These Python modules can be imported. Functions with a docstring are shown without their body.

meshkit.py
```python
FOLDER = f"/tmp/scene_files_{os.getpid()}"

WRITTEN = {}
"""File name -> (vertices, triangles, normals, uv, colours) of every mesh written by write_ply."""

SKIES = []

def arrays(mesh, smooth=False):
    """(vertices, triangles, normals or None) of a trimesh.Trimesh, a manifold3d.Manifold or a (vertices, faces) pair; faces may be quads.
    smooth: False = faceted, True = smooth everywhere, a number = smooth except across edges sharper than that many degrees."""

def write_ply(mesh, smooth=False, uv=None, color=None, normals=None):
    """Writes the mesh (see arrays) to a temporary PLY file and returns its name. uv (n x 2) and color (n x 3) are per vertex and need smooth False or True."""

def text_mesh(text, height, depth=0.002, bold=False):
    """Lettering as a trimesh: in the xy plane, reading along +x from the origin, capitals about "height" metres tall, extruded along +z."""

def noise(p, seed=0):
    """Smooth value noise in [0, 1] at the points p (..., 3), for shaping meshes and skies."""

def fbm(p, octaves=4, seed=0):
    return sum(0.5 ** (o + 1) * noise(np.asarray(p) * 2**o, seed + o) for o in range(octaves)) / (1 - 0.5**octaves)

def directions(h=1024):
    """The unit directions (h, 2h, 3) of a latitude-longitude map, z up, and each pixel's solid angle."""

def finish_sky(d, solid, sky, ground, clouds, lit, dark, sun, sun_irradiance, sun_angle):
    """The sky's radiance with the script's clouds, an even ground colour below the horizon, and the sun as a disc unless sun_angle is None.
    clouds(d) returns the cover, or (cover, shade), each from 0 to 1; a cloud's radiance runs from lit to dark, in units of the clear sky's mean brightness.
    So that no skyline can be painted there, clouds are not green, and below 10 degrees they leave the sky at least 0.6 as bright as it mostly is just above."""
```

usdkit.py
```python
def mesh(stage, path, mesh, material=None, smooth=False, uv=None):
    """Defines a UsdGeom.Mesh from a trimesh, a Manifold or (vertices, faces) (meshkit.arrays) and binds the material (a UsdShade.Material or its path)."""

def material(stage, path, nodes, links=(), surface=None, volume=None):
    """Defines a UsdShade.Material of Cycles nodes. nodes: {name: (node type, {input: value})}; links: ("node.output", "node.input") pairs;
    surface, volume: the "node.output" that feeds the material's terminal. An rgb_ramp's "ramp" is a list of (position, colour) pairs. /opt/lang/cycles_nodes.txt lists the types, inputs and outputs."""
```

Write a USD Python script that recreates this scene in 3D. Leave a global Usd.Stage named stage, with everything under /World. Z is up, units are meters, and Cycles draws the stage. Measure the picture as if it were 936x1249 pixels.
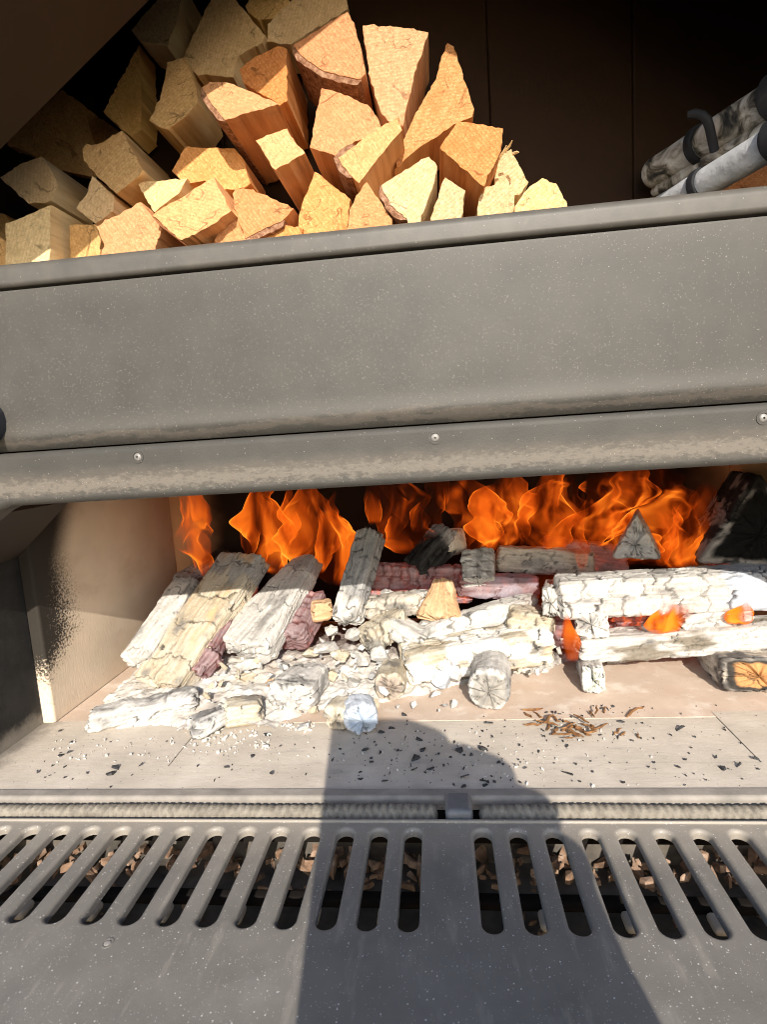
import math, random
import numpy as np, trimesh, shapely
from shapely.geometry import Polygon
from scipy.spatial import cKDTree
from scipy.ndimage import gaussian_filter
import usdkit, meshkit
from manifold3d import Manifold
from pxr import Usd, UsdGeom, UsdLux, UsdShade, Gf, Sdf, Vt

# ------------------------------------------------------------------ camera, sky, sun, exposure
stage = Usd.Stage.CreateInMemory()
UsdGeom.SetStageUpAxis(stage, "Z")
UsdGeom.Xform.Define(stage, "/World")
UsdGeom.Scope.Define(stage, "/World/Looks")
random.seed(7)
rng = np.random.default_rng(7)

FPX, PCX, PCY, CAMH = 686.93, 468.0, 624.5, 0.2922      # focal length and principal point in photo pixels, lens height over the hearth
ROT = np.array([[0.99353676, -0.05159032, -0.1011096], [0.09333191, -0.13569025, 0.98634543], [-0.06460546, -0.98940719, -0.12999822]])
CAM = np.array([0.0, 0.0, CAMH])
cam = UsdGeom.Camera.Define(stage, "/World/camera")
cam.CreateHorizontalApertureAttr(36.0)
cam.CreateFocalLengthAttr(36.0 * FPX / 936.0)
cam.CreateClippingRangeAttr((0.02, 100.0))
EXPOSURE = 0.90
cam.CreateExposureAttr(EXPOSURE)
_m = np.eye(4)
_m[0, :3], _m[1, :3], _m[2, :3], _m[3, :3] = ROT[:, 0], -ROT[:, 1], -ROT[:, 2], CAM
cam.AddTransformOp().Set(Gf.Matrix4d(*_m.ravel().tolist()))

SUN_TAN, SUN_X = 0.52, -0.155                             # the light travels along (SUN_X, 1, -SUN_TAN)
to_sun = np.array([-SUN_X, -1.0, SUN_TAN]); to_sun /= np.linalg.norm(to_sun)
sun = UsdLux.DistantLight.Define(stage, "/World/sun")
sun.CreateNormalizeAttr(True); sun.CreateIntensityAttr(0.95); sun.CreateAngleAttr(0.5)
sun.CreateColorAttr(Gf.Vec3f(1.0, 0.92, 0.80))
_z = to_sun; _x = np.cross([0, 0, 1], _z); _x /= np.linalg.norm(_x); _y = np.cross(_z, _x)
_m = np.eye(4); _m[0, :3], _m[1, :3], _m[2, :3] = _x, _y, _z
sun.AddTransformOp().Set(Gf.Matrix4d(*_m.ravel().tolist()))
dome = UsdLux.DomeLight.Define(stage, "/World/sky")
SKY = usdkit.material(stage, "/World/Looks/sky", {
    "s": ("sky_texture", {"sky_type": "single_scattering", "sun_disc": False, "sun_elevation": float(math.asin(to_sun[2])), "sun_rotation": float(math.atan2(to_sun[0], to_sun[1]))}),
    "b": ("background_shader", {"strength": 0.15})}, [("s.color", "b.color")], surface="b.background")
UsdShade.MaterialBindingAPI.Apply(dome.GetPrim()).Bind(SKY)
dome.GetPrim().SetCustomDataByKey("kind", "structure")

# ------------------------------------------------------------------ helpers
def ray(u, v):
    return ROT @ np.array([u - PCX, v - PCY, FPX])
def at_y(u, v, y):
    r = ray(u, v); return CAM + r * (y / r[1])
def at_z(u, v, z=0.0):
    r = ray(u, v); return CAM + r * ((z - CAMH) / r[2])
_names = {}
def numbered(path):
    n = _names.get(path, 0); _names[path] = n + 1
    return path if n == 0 else f"{path}_{n:03d}"
def tag(p, label=None, cat=None, group=None, kind=None):
    p = p.GetPrim() if hasattr(p, "GetPrim") else p
    for k, v in (("label", label), ("category", cat), ("group", group), ("kind", kind)):
        if v: p.SetCustomDataByKey(k, v)
    return p
_base = {}
def thing(name, base=(0, 0, 0), **kw):
    x = UsdGeom.Xform.Define(stage, numbered("/World/" + name))
    x.AddTranslateOp().Set(Gf.Vec3d(*map(float, base)))
    _base[str(x.GetPath())] = np.array(base, float)
    tag(x, **kw)
    return x
def obj(name, mesh, mat, parent=None, smooth=False, tint=None, **kw):
    """One Mesh prim; the mesh is in world coordinates and is shifted to the base of the thing it belongs to."""
    path = numbered((str(parent.GetPath()) if parent is not None else "/World") + "/" + name)
    off = np.zeros(3)
    for k, b in _base.items():
        if path.startswith(k + "/"): off = b
    if hasattr(mesh, "to_mesh"):
        q = mesh.to_mesh(); mesh = trimesh.Trimesh(q.vert_properties[:, :3], q.tri_verts, process=False)
    if isinstance(mesh, (tuple, list)): mesh = (np.asarray(mesh[0]) - off, mesh[1])
    else:
        mesh = mesh.copy(); mesh.apply_translation(-off)
    m = usdkit.mesh(stage, path, mesh, mat, smooth=smooth)
    if tint is not None:
        UsdGeom.PrimvarsAPI(m).CreatePrimvar("tint", Sdf.ValueTypeNames.Color3fArray, "vertex").Set(Vt.Vec3fArray.FromNumpy(np.asarray(tint, np.float32)))
    tag(m, **kw)
    return m
def cat(ms): return trimesh.util.concatenate(ms)
def box(x0, x1, y0, y1, z0, z1):
    b = trimesh.creation.box([x1 - x0, y1 - y0, z1 - z0]); b.apply_translation([(x0 + x1) / 2, (y0 + y1) / 2, (z0 + z1) / 2]); return b
def rbox(x0, x1, y0, y1, z0, z1, r=0.002, n=12):
    s = Manifold.sphere(r, n); pts = []
    for x in (x0 + r, x1 - r):
        for y in (y0 + r, y1 - r):
            for z in (z0 + r, z1 - r): pts.append(s.translate((x, y, z)))
    return Manifold.batch_hull(pts)
def extr_x(profile, x0, x1, nx=2):
    """A closed (y, z) outline swept along x."""
    p = Polygon(profile).simplify(0)
    p = shapely.geometry.polygon.orient(p)
    m = trimesh.creation.extrude_polygon(p, x1 - x0, engine="earcut")
    v = m.vertices.copy(); m.vertices = np.c_[v[:, 2] + x0, v[:, 0], v[:, 1]]
    m.fix_normals()
    return m
def arc(cy, cz, r, a0, a1, n=8):
    a = np.radians(np.linspace(a0, a1, n)); return list(zip(cy + r * np.cos(a), cz + r * np.sin(a)))
def tube(pts, r, n=8, closed=True):
    pts = np.asarray(pts, float); r = np.broadcast_to(np.asarray(r, float), (len(pts),))
    t = np.gradient(pts, axis=0); t /= np.linalg.norm(t, axis=1, keepdims=True) + 1e-12
    up = np.array([0.13, 0.31, 0.94]); a = np.cross(t, up); a /= np.linalg.norm(a, axis=1, keepdims=True) + 1e-12; b = np.cross(t, a)
    th = np.linspace(0, 2 * np.pi, n, endpoint=False)
    v = (pts[:, None] + r[:, None, None] * (np.cos(th)[None, :, None] * a[:, None] + np.sin(th)[None, :, None] * b[:, None])).reshape(-1, 3)
    f = []
    for i in range(len(pts) - 1):
        for j in range(n):
            k = (j + 1) % n
            f += [[i * n + j, i * n + k, (i + 1) * n + k], [i * n + j, (i + 1) * n + k, (i + 1) * n + j]]
    c0, c1 = len(v), len(v) + 1
    v = np.vstack([v, pts[0], pts[-1]])
    for j in range(n):
        k = (j + 1) % n
        f += [[c0, k, j], [c1, (len(pts) - 1) * n + j, (len(pts) - 1) * n + k]]
    m = trimesh.Trimesh(v, f, process=False); m.fix_normals(); return m

def surf(name, base, rough=0.7, spec=0.3, layers=(), bumps=(), object_space=False, extra=None, emis=None, metallic=0.0):
    """A principled surface. base: ramp [(pos, colour)] over a noise (scale, detail) or one colour. layers: (colour, mask) pairs mixed over it, a mask being a
    list of (node name, kind, inputs) plus links; bumps: (scale, stretch, strength, distance)."""
    N, L = {"g": ("geometry", {}), "p": ("principled_bsdf", {"roughness": rough, "specular_ior_level": spec, "metallic": metallic})}, []
    pos = "g.position"
    if isinstance(base, dict):
        N["bn"] = ("noise_texture", {"scale": base["scale"], "detail": base.get("detail", 4.0), "roughness": base.get("rough", 0.6), "distortion": base.get("dist", 0.0)})
        src = pos
        if "stretch" in base:
            N["bm"] = ("mapping", {"mapping_type": "point", "scale": base["stretch"]}); L.append((pos, "bm.vector")); src = "bm.vector"
        L.append((src, "bn.vector"))
        N["br"] = ("rgb_ramp", {"ramp": base["ramp"]}); L.append(("bn.fac", "br.fac")); col = "br.color"
    elif base == "tint":
        N["at"] = ("attribute", {"attribute": "tint"}); col = "at.color"
    else:
        N["bc"] = ("color", {"value": base}); col = "bc.color"
    for i, (c, nodes, links, out) in enumerate(layers):
        for k, kind, ins in nodes: N[f"l{i}{k}"] = (kind, ins)
        for a, b in links: L.append((a if a.startswith("g.") else f"l{i}{a}", f"l{i}{b}"))
        N[f"m{i}"] = ("mix", {"color2": c}); L += [(col, f"m{i}.color1"), (f"l{i}{out}", f"m{i}.fac")]; col = f"m{i}.color"
    L.append((col, "p.base_color"))
    prev = None
    for i, (sc, stretch, strength, dist) in enumerate(bumps):
        N[f"q{i}m"] = ("mapping", {"mapping_type": "point", "scale": stretch}); N[f"q{i}n"] = ("noise_texture", {"scale": sc, "detail": 5.0, "roughness": 0.65})
        N[f"q{i}b"] = ("bump", {"strength": strength, "distance": dist})
        L += [(pos, f"q{i}m.vector"), (f"q{i}m.vector", f"q{i}n.vector"), (f"q{i}n.fac", f"q{i}b.height")]
        if prev: L.append((prev, f"q{i}b.normal"))
        prev = f"q{i}b.normal"
    if prev: L.append((prev, "p.normal"))
    if emis:
        N["p"][1]["emission_color"], N["p"][1]["emission_strength"] = emis
    return usdkit.material(stage, "/World/Looks/" + name, N, L, surface="p.BSDF")

def noise_mask(scale, lo, hi, detail=4.0, stretch=(1, 1, 1), amount=1.0, rough=0.6):
    return ([("m", "mapping", {"mapping_type": "point", "scale": stretch}), ("n", "noise_texture", {"scale": scale, "detail": detail, "roughness": rough}), ("r", "map_range", {"range_type": "smoothstep", "from_min": lo, "from_max": hi, "to_max": amount, "clamp": True})],
            [("g.position", "m.vector"), ("m.vector", "n.vector"), ("n.fac", "r.value")], "r.result")
def specks(scale, radius, keep_lo, keep_hi, patch=14.0, amount=0.8):
    """Small pale specks, thicker in patches."""
    return ([("v", "voronoi_texture", {"scale": scale}), ("t", "map_range", {"from_min": radius, "from_max": radius * 0.5, "to_min": 0.0, "to_max": amount, "clamp": True}),
             ("n", "noise_texture", {"scale": patch, "detail": 3.0}), ("s", "separate_color", {}), ("a", "math", {"math_type": "multiply"}),
             ("c", "math", {"math_type": "add"}), ("k", "map_range", {"from_min": keep_lo, "from_max": keep_hi, "clamp": True}), ("x", "math", {"math_type": "multiply"})],
            [("g.position", "v.vector"), ("v.distance", "t.value"), ("g.position", "n.vector"), ("v.color", "s.color"), ("s.r", "c.value1"), ("n.fac", "c.value2"), ("c.value", "k.value"), ("t.result", "x.value1"), ("k.result", "x.value2")], "x.value")
def band_mask(axis, a0, a1, b1, b0, nscale=40.0, wob=0.01, amount=1.0, stretch=(1, 1, 1)):
    """A dusty strip between two heights (or depths), ragged with noise."""
    return ([("s", "separate_xyz", {}), ("m", "mapping", {"mapping_type": "point", "scale": stretch}), ("n", "noise_texture", {"scale": nscale, "detail": 5.0, "roughness": 0.7}), ("w", "math", {"math_type": "multiply_add", "value2": wob, "value3": -wob / 2}),
             ("z", "math", {"math_type": "add"}), ("u", "map_range", {"range_type": "smoothstep", "from_min": a0, "from_max": a1, "clamp": True}),
             ("d", "map_range", {"range_type": "smoothstep", "from_min": b0, "from_max": b1, "to_min": 0.0, "to_max": amount, "clamp": True}), ("x", "math", {"math_type": "multiply"})],
            [("g.position", "s.vector"), ("g.position", "m.vector"), ("m.vector", "n.vector"), ("n.fac", "w.value1"), (f"s.{axis}", "z.value1"), ("w.value", "z.value2"), ("z.value", "u.value"), ("z.value", "d.value"), ("u.result", "x.value1"), ("d.result", "x.value2")], "x.value")
# ------------------------------------------------------------------ surfaces of the fireplace
FY = 0.41                                               # the front plane
LX, RX, BY = -0.4435, 0.43, 0.885                       # linings left and right, back wall
DUST = (0.30, 0.25, 0.20)
STEEL = {"scale": 30.0, "detail": 6.0, "ramp": [(0.3, (0.043, 0.0405, 0.0365)), (0.7, (0.055, 0.0515, 0.0455))]}
M_front = surf("dusty_dark_steel", STEEL, 0.55, 0.35, layers=[
    ((0.085, 0.077, 0.066), *band_mask("z", 0.308, 0.314, 0.315, 0.328, 60, 0.008, 0.4)),
    ((0.15, 0.125, 0.10), *band_mask("z", 0.3035, 0.3060, 0.3085, 0.3115, 14, 0.034, 0.30, (1, 1, 3))),
    ((0.08, 0.073, 0.063), *band_mask("z", 0.40, 0.418, 0.422, 0.43, 40, 0.01, 0.35)),
    ((0.075, 0.069, 0.060), *noise_mask(9, 0.5, 0.75, 5, amount=0.4)),
    ((0.28, 0.26, 0.23), *specks(420, 0.17, 0.93, 1.15, 9, 0.5)),
    ((0.28, 0.26, 0.23), *specks(600, 0.2, 0.95, 1.15, 14, 0.5)),
    ((0.36, 0.33, 0.29), *specks(280, 0.11, 1.12, 1.25, 7, 0.7))], bumps=[(900, (1, 1, 1), 0.15, 0.0006), (40, (1, 1, 1), 0.12, 0.002)])
M_rim = surf("rim_steel", {"scale": 60.0, "detail": 6.0, "ramp": [(0.3, (0.062, 0.058, 0.052)), (0.75, (0.092, 0.084, 0.073))]}, 0.5, 0.35, layers=[
    ((0.14, 0.12, 0.10), *noise_mask(70, 0.6, 0.8, 5, amount=0.5)), ((0.34, 0.31, 0.28), *specks(300, 0.12, 1.1, 1.2, 9, 0.7))], bumps=[(700, (1, 1, 1), 0.15, 0.0005)])
M_lip = surf("lip_steel", STEEL, 0.6, 0.3, layers=[
    ((0.15, 0.125, 0.098), *band_mask("z", 0.2605, 0.270, 0.274, 0.288, 120, 0.016, 0.35, (0.45, 1, 1))),
    ((0.19, 0.165, 0.135), *band_mask("z", 0.264, 0.270, 0.271, 0.279, 300, 0.034, 0.45, (0.5, 1, 1))),
    ((0.34, 0.31, 0.28), *specks(330, 0.13, 1.0, 1.2, 9, 0.7))], bumps=[(600, (1, 1, 1), 0.3, 0.0008)])
M_grate = surf("dusty_grate_steel", {"scale": 25.0, "detail": 6.0, "ramp": [(0.3, (0.132, 0.122, 0.110)), (0.7, (0.178, 0.163, 0.146))]}, 0.5, 0.4, layers=[
    ((0.32, 0.28, 0.23), *band_mask("y", 0.335, 0.41, 0.5, 0.6, 40, 0.05, 0.8)),
    ((0.26, 0.235, 0.205), *noise_mask(90, 0.55, 0.7, 5, (1, 0.25, 1), 0.5)),
    ((0.23, 0.215, 0.20), *noise_mask(14, 0.52, 0.75, 5, amount=0.45)),
    ((0.6, 0.58, 0.55), *specks(300, 0.17, 1.0, 1.18, 16, 0.85)),
    ((0.6, 0.58, 0.55), *specks(620, 0.2, 0.98, 1.15, 22, 0.6)),
    ((0.6, 0.58, 0.55), *specks(200, 0.11, 1.10, 1.22, 12, 0.85))], bumps=[(800, (1, 1, 1), 0.2, 0.0006)])
M_black = surf("sooty_black_steel", {"scale": 60.0, "detail": 6.0, "ramp": [(0.3, (0.010, 0.010, 0.010)), (0.7, (0.022, 0.021, 0.020))]}, 0.75, 0.25, layers=[
    ((0.24, 0.19, 0.13), *specks(420, 0.2, 0.95, 1.15, 30, 0.7)), ((0.25, 0.22, 0.18), *band_mask("z", -0.02, 0.0, 0.004, 0.022, 80, 0.02, 0.8))], bumps=[(700, (1, 1, 1), 0.4, 0.001)])
M_dark = surf("dark_flue", (0.012, 0.010, 0.009), 0.9, 0.1)
M_hearth = surf("dusty_hearth_steel", {"scale": 18.0, "detail": 6.0, "ramp": [(0.3, (0.44, 0.385, 0.32)), (0.55, (0.53, 0.465, 0.39)), (0.75, (0.60, 0.54, 0.46))]}, 0.8, 0.2, layers=[
    ((0.30, 0.275, 0.25), *noise_mask(22, 0.55, 0.78, 6, (1, 3, 1), 0.55)),
    ((0.50, 0.29, 0.16), *noise_mask(13, 0.70, 0.80, 4, (1, 2, 1), 0.5)),
    ((0.05, 0.045, 0.04), *specks(190, 0.14, 1.02, 1.16, 24, 0.9)),
    ((0.62, 0.58, 0.54), *specks(170, 0.15, 1.06, 1.2, 18, 0.8)),
    ((0.10, 0.09, 0.08), *band_mask("x", -0.56, -0.52, -0.458, -0.425, 30, 0.05, 0.8))], bumps=[(500, (1, 1, 1), 0.3, 0.0008), (50, (1, 3, 1), 0.2, 0.002)])
M_edge = surf("dusty_hearth_edge", {"scale": 40.0, "detail": 6.0, "ramp": [(0.3, (0.20, 0.18, 0.155)), (0.7, (0.34, 0.30, 0.26))]}, 0.8, 0.2, layers=[((0.48, 0.28, 0.16), *noise_mask(13, 0.70, 0.80, 4, (1, 2, 1), 0.5))], bumps=[(500, (1, 1, 1), 0.3, 0.0008)])
M_tile = surf("fire_tile", {"scale": 22.0, "detail": 6.0, "ramp": [(0.3, (0.50, 0.385, 0.30)), (0.6, (0.57, 0.45, 0.36)), (0.8, (0.63, 0.53, 0.44))]}, 0.9, 0.15, layers=[
    ((0.72, 0.66, 0.58), *noise_mask(30, 0.5, 0.7, 6, amount=0.6)), ((0.05, 0.045, 0.04), *specks(240, 0.12, 1.08, 1.2, 20, 0.85))], bumps=[(600, (1, 1, 1), 0.35, 0.001)])
# the linings: bare beige board with a soot patch of its own shape at the front top of the left one
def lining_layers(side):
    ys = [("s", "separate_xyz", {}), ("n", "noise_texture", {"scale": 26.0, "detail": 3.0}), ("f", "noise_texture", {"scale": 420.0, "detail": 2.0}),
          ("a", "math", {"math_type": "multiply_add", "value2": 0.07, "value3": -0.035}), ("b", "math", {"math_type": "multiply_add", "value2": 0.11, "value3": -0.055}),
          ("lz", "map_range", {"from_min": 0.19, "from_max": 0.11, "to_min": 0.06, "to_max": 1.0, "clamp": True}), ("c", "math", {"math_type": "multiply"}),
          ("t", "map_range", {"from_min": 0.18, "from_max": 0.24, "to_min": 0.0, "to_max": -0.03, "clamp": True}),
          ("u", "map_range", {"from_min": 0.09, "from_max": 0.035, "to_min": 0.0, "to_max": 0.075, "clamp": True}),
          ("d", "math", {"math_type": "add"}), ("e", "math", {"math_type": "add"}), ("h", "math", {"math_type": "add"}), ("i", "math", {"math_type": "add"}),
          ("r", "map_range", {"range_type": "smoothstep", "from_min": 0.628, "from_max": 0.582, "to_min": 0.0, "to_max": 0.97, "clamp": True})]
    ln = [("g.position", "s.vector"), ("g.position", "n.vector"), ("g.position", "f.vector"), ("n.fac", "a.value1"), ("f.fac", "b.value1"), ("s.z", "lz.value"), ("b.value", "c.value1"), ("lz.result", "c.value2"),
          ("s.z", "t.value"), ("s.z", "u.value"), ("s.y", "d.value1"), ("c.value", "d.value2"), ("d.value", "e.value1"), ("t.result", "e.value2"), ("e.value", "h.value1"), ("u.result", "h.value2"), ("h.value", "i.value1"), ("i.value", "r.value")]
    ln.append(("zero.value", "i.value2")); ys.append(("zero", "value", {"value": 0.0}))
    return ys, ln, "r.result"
M_lining = surf("beige_lining", {"scale": 11.0, "detail": 5.0, "ramp": [(0.3, (0.60, 0.49, 0.37)), (0.7, (0.70, 0.58, 0.45))]}, 0.8, 0.2, layers=[
    ((0.50, 0.37, 0.26), *noise_mask(9, 0.5, 0.7, 4, (1, 1, 2), 0.5)), ((0.30, 0.16, 0.10), *band_mask("y", 0.74, 0.89, 2.0, 2.1, 12, 0.08, 0.7)),
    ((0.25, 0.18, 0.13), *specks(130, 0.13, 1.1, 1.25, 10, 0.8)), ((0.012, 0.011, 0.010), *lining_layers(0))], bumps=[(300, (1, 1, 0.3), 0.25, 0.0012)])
M_lining_r = surf("brown_lining", {"scale": 10.0, "detail": 4.0, "ramp": [(0.3, (0.46, 0.26, 0.14)), (0.7, (0.56, 0.34, 0.19))]}, 0.8, 0.2, bumps=[(300, (1, 1, 0.3), 0.25, 0.0012)])
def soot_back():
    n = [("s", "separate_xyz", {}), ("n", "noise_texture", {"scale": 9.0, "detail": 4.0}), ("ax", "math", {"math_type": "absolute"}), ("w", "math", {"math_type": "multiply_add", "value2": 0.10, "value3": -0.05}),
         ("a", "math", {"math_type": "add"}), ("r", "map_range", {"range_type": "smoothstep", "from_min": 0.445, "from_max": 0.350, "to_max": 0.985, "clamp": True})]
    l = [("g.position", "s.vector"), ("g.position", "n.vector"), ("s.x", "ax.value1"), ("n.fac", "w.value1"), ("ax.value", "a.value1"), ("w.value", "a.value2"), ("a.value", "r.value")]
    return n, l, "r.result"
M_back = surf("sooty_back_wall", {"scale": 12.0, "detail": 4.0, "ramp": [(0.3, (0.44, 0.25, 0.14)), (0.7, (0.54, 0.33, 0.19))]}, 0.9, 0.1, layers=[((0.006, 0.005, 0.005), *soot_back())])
M_brown = surf("dark_brown_board", {"scale": 7.0, "detail": 5.0, "stretch": (2.0, 0.4, 2.0), "ramp": [(0.3, (0.014, 0.0055, 0.0015)), (0.7, (0.022, 0.0090, 0.0025))]}, 0.7, 0.2, bumps=[(150, (2, 0.1, 2), 0.3, 0.001)])
M_hood = surf("brown_black_hood", {"scale": 9.0, "detail": 5.0, "ramp": [(0.3, (0.014, 0.0085, 0.0055)), (0.7, (0.020, 0.0125, 0.008))]}, 0.6, 0.3)
M_rope = surf("woven_gasket", {"scale": 120.0, "detail": 5.0, "ramp": [(0.3, (0.16, 0.14, 0.112)), (0.7, (0.30, 0.265, 0.215))]}, 0.9, 0.1, bumps=[(900, (0.5, 1, 1), 0.6, 0.001)])
M_latch = surf("latch_steel", {"scale": 80.0, "detail": 4.0, "ramp": [(0.3, (0.10, 0.105, 0.11)), (0.7, (0.16, 0.16, 0.165))]}, 0.45, 0.5)
M_screw = surf("screw_steel", {"scale": 200.0, "detail": 3.0, "ramp": [(0.3, (0.10, 0.095, 0.09)), (0.7, (0.28, 0.26, 0.24))]}, 0.45, 0.5)
M_pan = surf("ash_pan", {"scale": 30.0, "detail": 5.0, "ramp": [(0.3, (0.05, 0.045, 0.04)), (0.7, (0.16, 0.14, 0.12))]}, 0.8, 0.2)
M_knob = surf("black_knob", (0.010, 0.011, 0.016), 0.4, 0.4)

# ------------------------------------------------------------------ the fireplace
FP = thing("outdoor_fireplace", (0, FY, 0), label="dark steel outdoor fireplace with firewood shelf above its open fire and slotted front grate", cat="fireplace")
X0, X1 = -0.62, 0.62
# rim over the fascia: a bullnosed bar, then a dark groove
rim = extr_x(arc(FY + 0.0065, 0.4325, 0.0065, 180, 90, 8) + [(FY + 0.034, 0.439), (FY + 0.034, 0.4215), (FY + 0.005, 0.4215)] + arc(FY + 0.0035, 0.4250, 0.0035, 270, 180, 5), X0, X1)
obj("shelf_rim", rim, M_rim, FP, 35)
# fascia: flat, its lower edge rolled back
fas = extr_x([(FY + 0.003, 0.4195)] + [(FY + 0.0015, 0.4190), (FY + 0.0012, 0.4175), (FY + 0.0015, 0.330)] + [(FY + 0.0013, 0.318), (FY + 0.0005, 0.3125), (FY + 0.0012, 0.3085), (FY + 0.0045, 0.3035), (FY + 0.008, 0.3005), (FY + 0.020, 0.3005), (FY + 0.020, 0.4195)], X0, X1)
obj("fascia_panel", fas, M_front, FP, 40)
# lip under it, with a rounded corner where the opening meets the left and right posts; its bottom edge is rolled
def lip_mesh():
    # outline of the front plate in (x, z): a beam with two legs, rounded inner corners
    r, zb, xl, xr = 0.042, 0.2578, -0.366, 0.356
    out = [(X0, 0.2992), (X0, -0.25), (xl - 0.094, -0.25), (xl - 0.094, 0.187)]
    out += [(xl - 0.062, 0.2062), (xl - 0.037, 0.2215)]
    for a in np.radians(np.linspace(128, 95, 6)): out.append((xl + 0.035 + 0.042 * math.cos(a), zb - 0.042 + 0.042 * math.sin(a)))
    out += [(xl + 0.07, zb), (xr - 0.07, zb)]
    for a in np.radians(np.linspace(85, 52, 6)): out.append((xr - 0.035 + 0.042 * math.cos(a), zb - 0.042 + 0.042 * math.sin(a)))
    out += [(xr + 0.037, 0.2215), (xr + 0.062, 0.2062), (xr + 0.094, 0.187), (xr + 0.094, -0.25), (X1, -0.25), (X1, 0.2992)]
    P = shapely.geometry.polygon.orient(Polygon(out))
    ms, v, f, n = [], [], [], 0
    prof = [(0.0, 0.0)]                                  # (inset, depth) of the rounded front edge
    R = 0.0055
    rings = [(R * (1 - math.sin(math.radians(a))), FY + R * (1 - math.cos(math.radians(a)))) for a in np.linspace(0, 90, 7)]
    rings = [(R - R * math.sin(math.radians(a)), FY + R - R * math.cos(math.radians(a))) for a in np.linspace(0, 90, 7)] + [(0.0, FY + 0.020)]
    pts = np.array(P.exterior.coords)[:-1]
    # offset by vertex normals
    e = np.roll(pts, -1, 0) - pts; e /= np.linalg.norm(e, axis=1, keepdims=True)
    nrm = np.c_[-e[:, 1], e[:, 0]]; vn = nrm + np.roll(nrm, 1, 0); vn /= np.maximum(1e-9, (vn * nrm).sum(1))[:, None]
    loops = [np.c_[(pts + vn * i)[:, 0], np.full(len(pts), d), (pts + vn * i)[:, 1]] for i, d in rings]
    V = np.vstack(loops); k = len(pts); F = []
    for a in range(len(loops) - 1):
        for j in range(k):
            b = (j + 1) % k; F += [[a * k + j, (a + 1) * k + b, a * k + b], [a * k + j, (a + 1) * k + j, (a + 1) * k + b]]
    tv, tf = trimesh.creation.triangulate_polygon(Polygon(loops[0][:, [0, 2]]), engine="earcut")
    tree = cKDTree(loops[0][:, [0, 2]]); idx = tree.query(tv)[1]
    F += [list(idx[t]) for t in tf]; F += [[*(idx[t][::-1] + (len(loops) - 1) * k)] for t in tf]
    m = trimesh.Trimesh(V, F, process=False); m.fix_normals(); return m
obj("opening_surround", lip_mesh(), M_lip, FP, 40)
for u, v in ((168, 557.5), (531, 534), (931.5, 510)):
    p = at_y(u, v, FY)
    w = trimesh.creation.annulus(0.0034, 0.0046, 0.0006); w.apply_transform(trimesh.transformations.rotation_matrix(np.pi / 2, [1, 0, 0])); w.apply_translation([p[0], FY - 0.0003, p[2]])
    h = Manifold.sphere(0.0030, 20).scale((1, 0.45, 1)).translate((p[0], FY + 0.0002, p[2])) - Manifold.cylinder(0.01, 0.0009, 0.0009, 6).rotate((90, 0, 0)).translate((p[0], FY + 0.004, p[2]))
    s = obj("screw", h, M_screw, FP, 30); obj("washer", w, M_front, s)
p = at_y(-12, 515, FY)
kn = Manifold.batch_hull([Manifold.sphere(0.004, 16).translate((p[0] + 0.0085 * math.cos(a), FY - d, p[2] + 0.012 * math.sin(a))) for a in np.linspace(0, 2 * np.pi, 14)[:-1] for d in (-0.001, 0.016)])
obj("door_knob", kn, M_knob, FP, 40)
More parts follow.
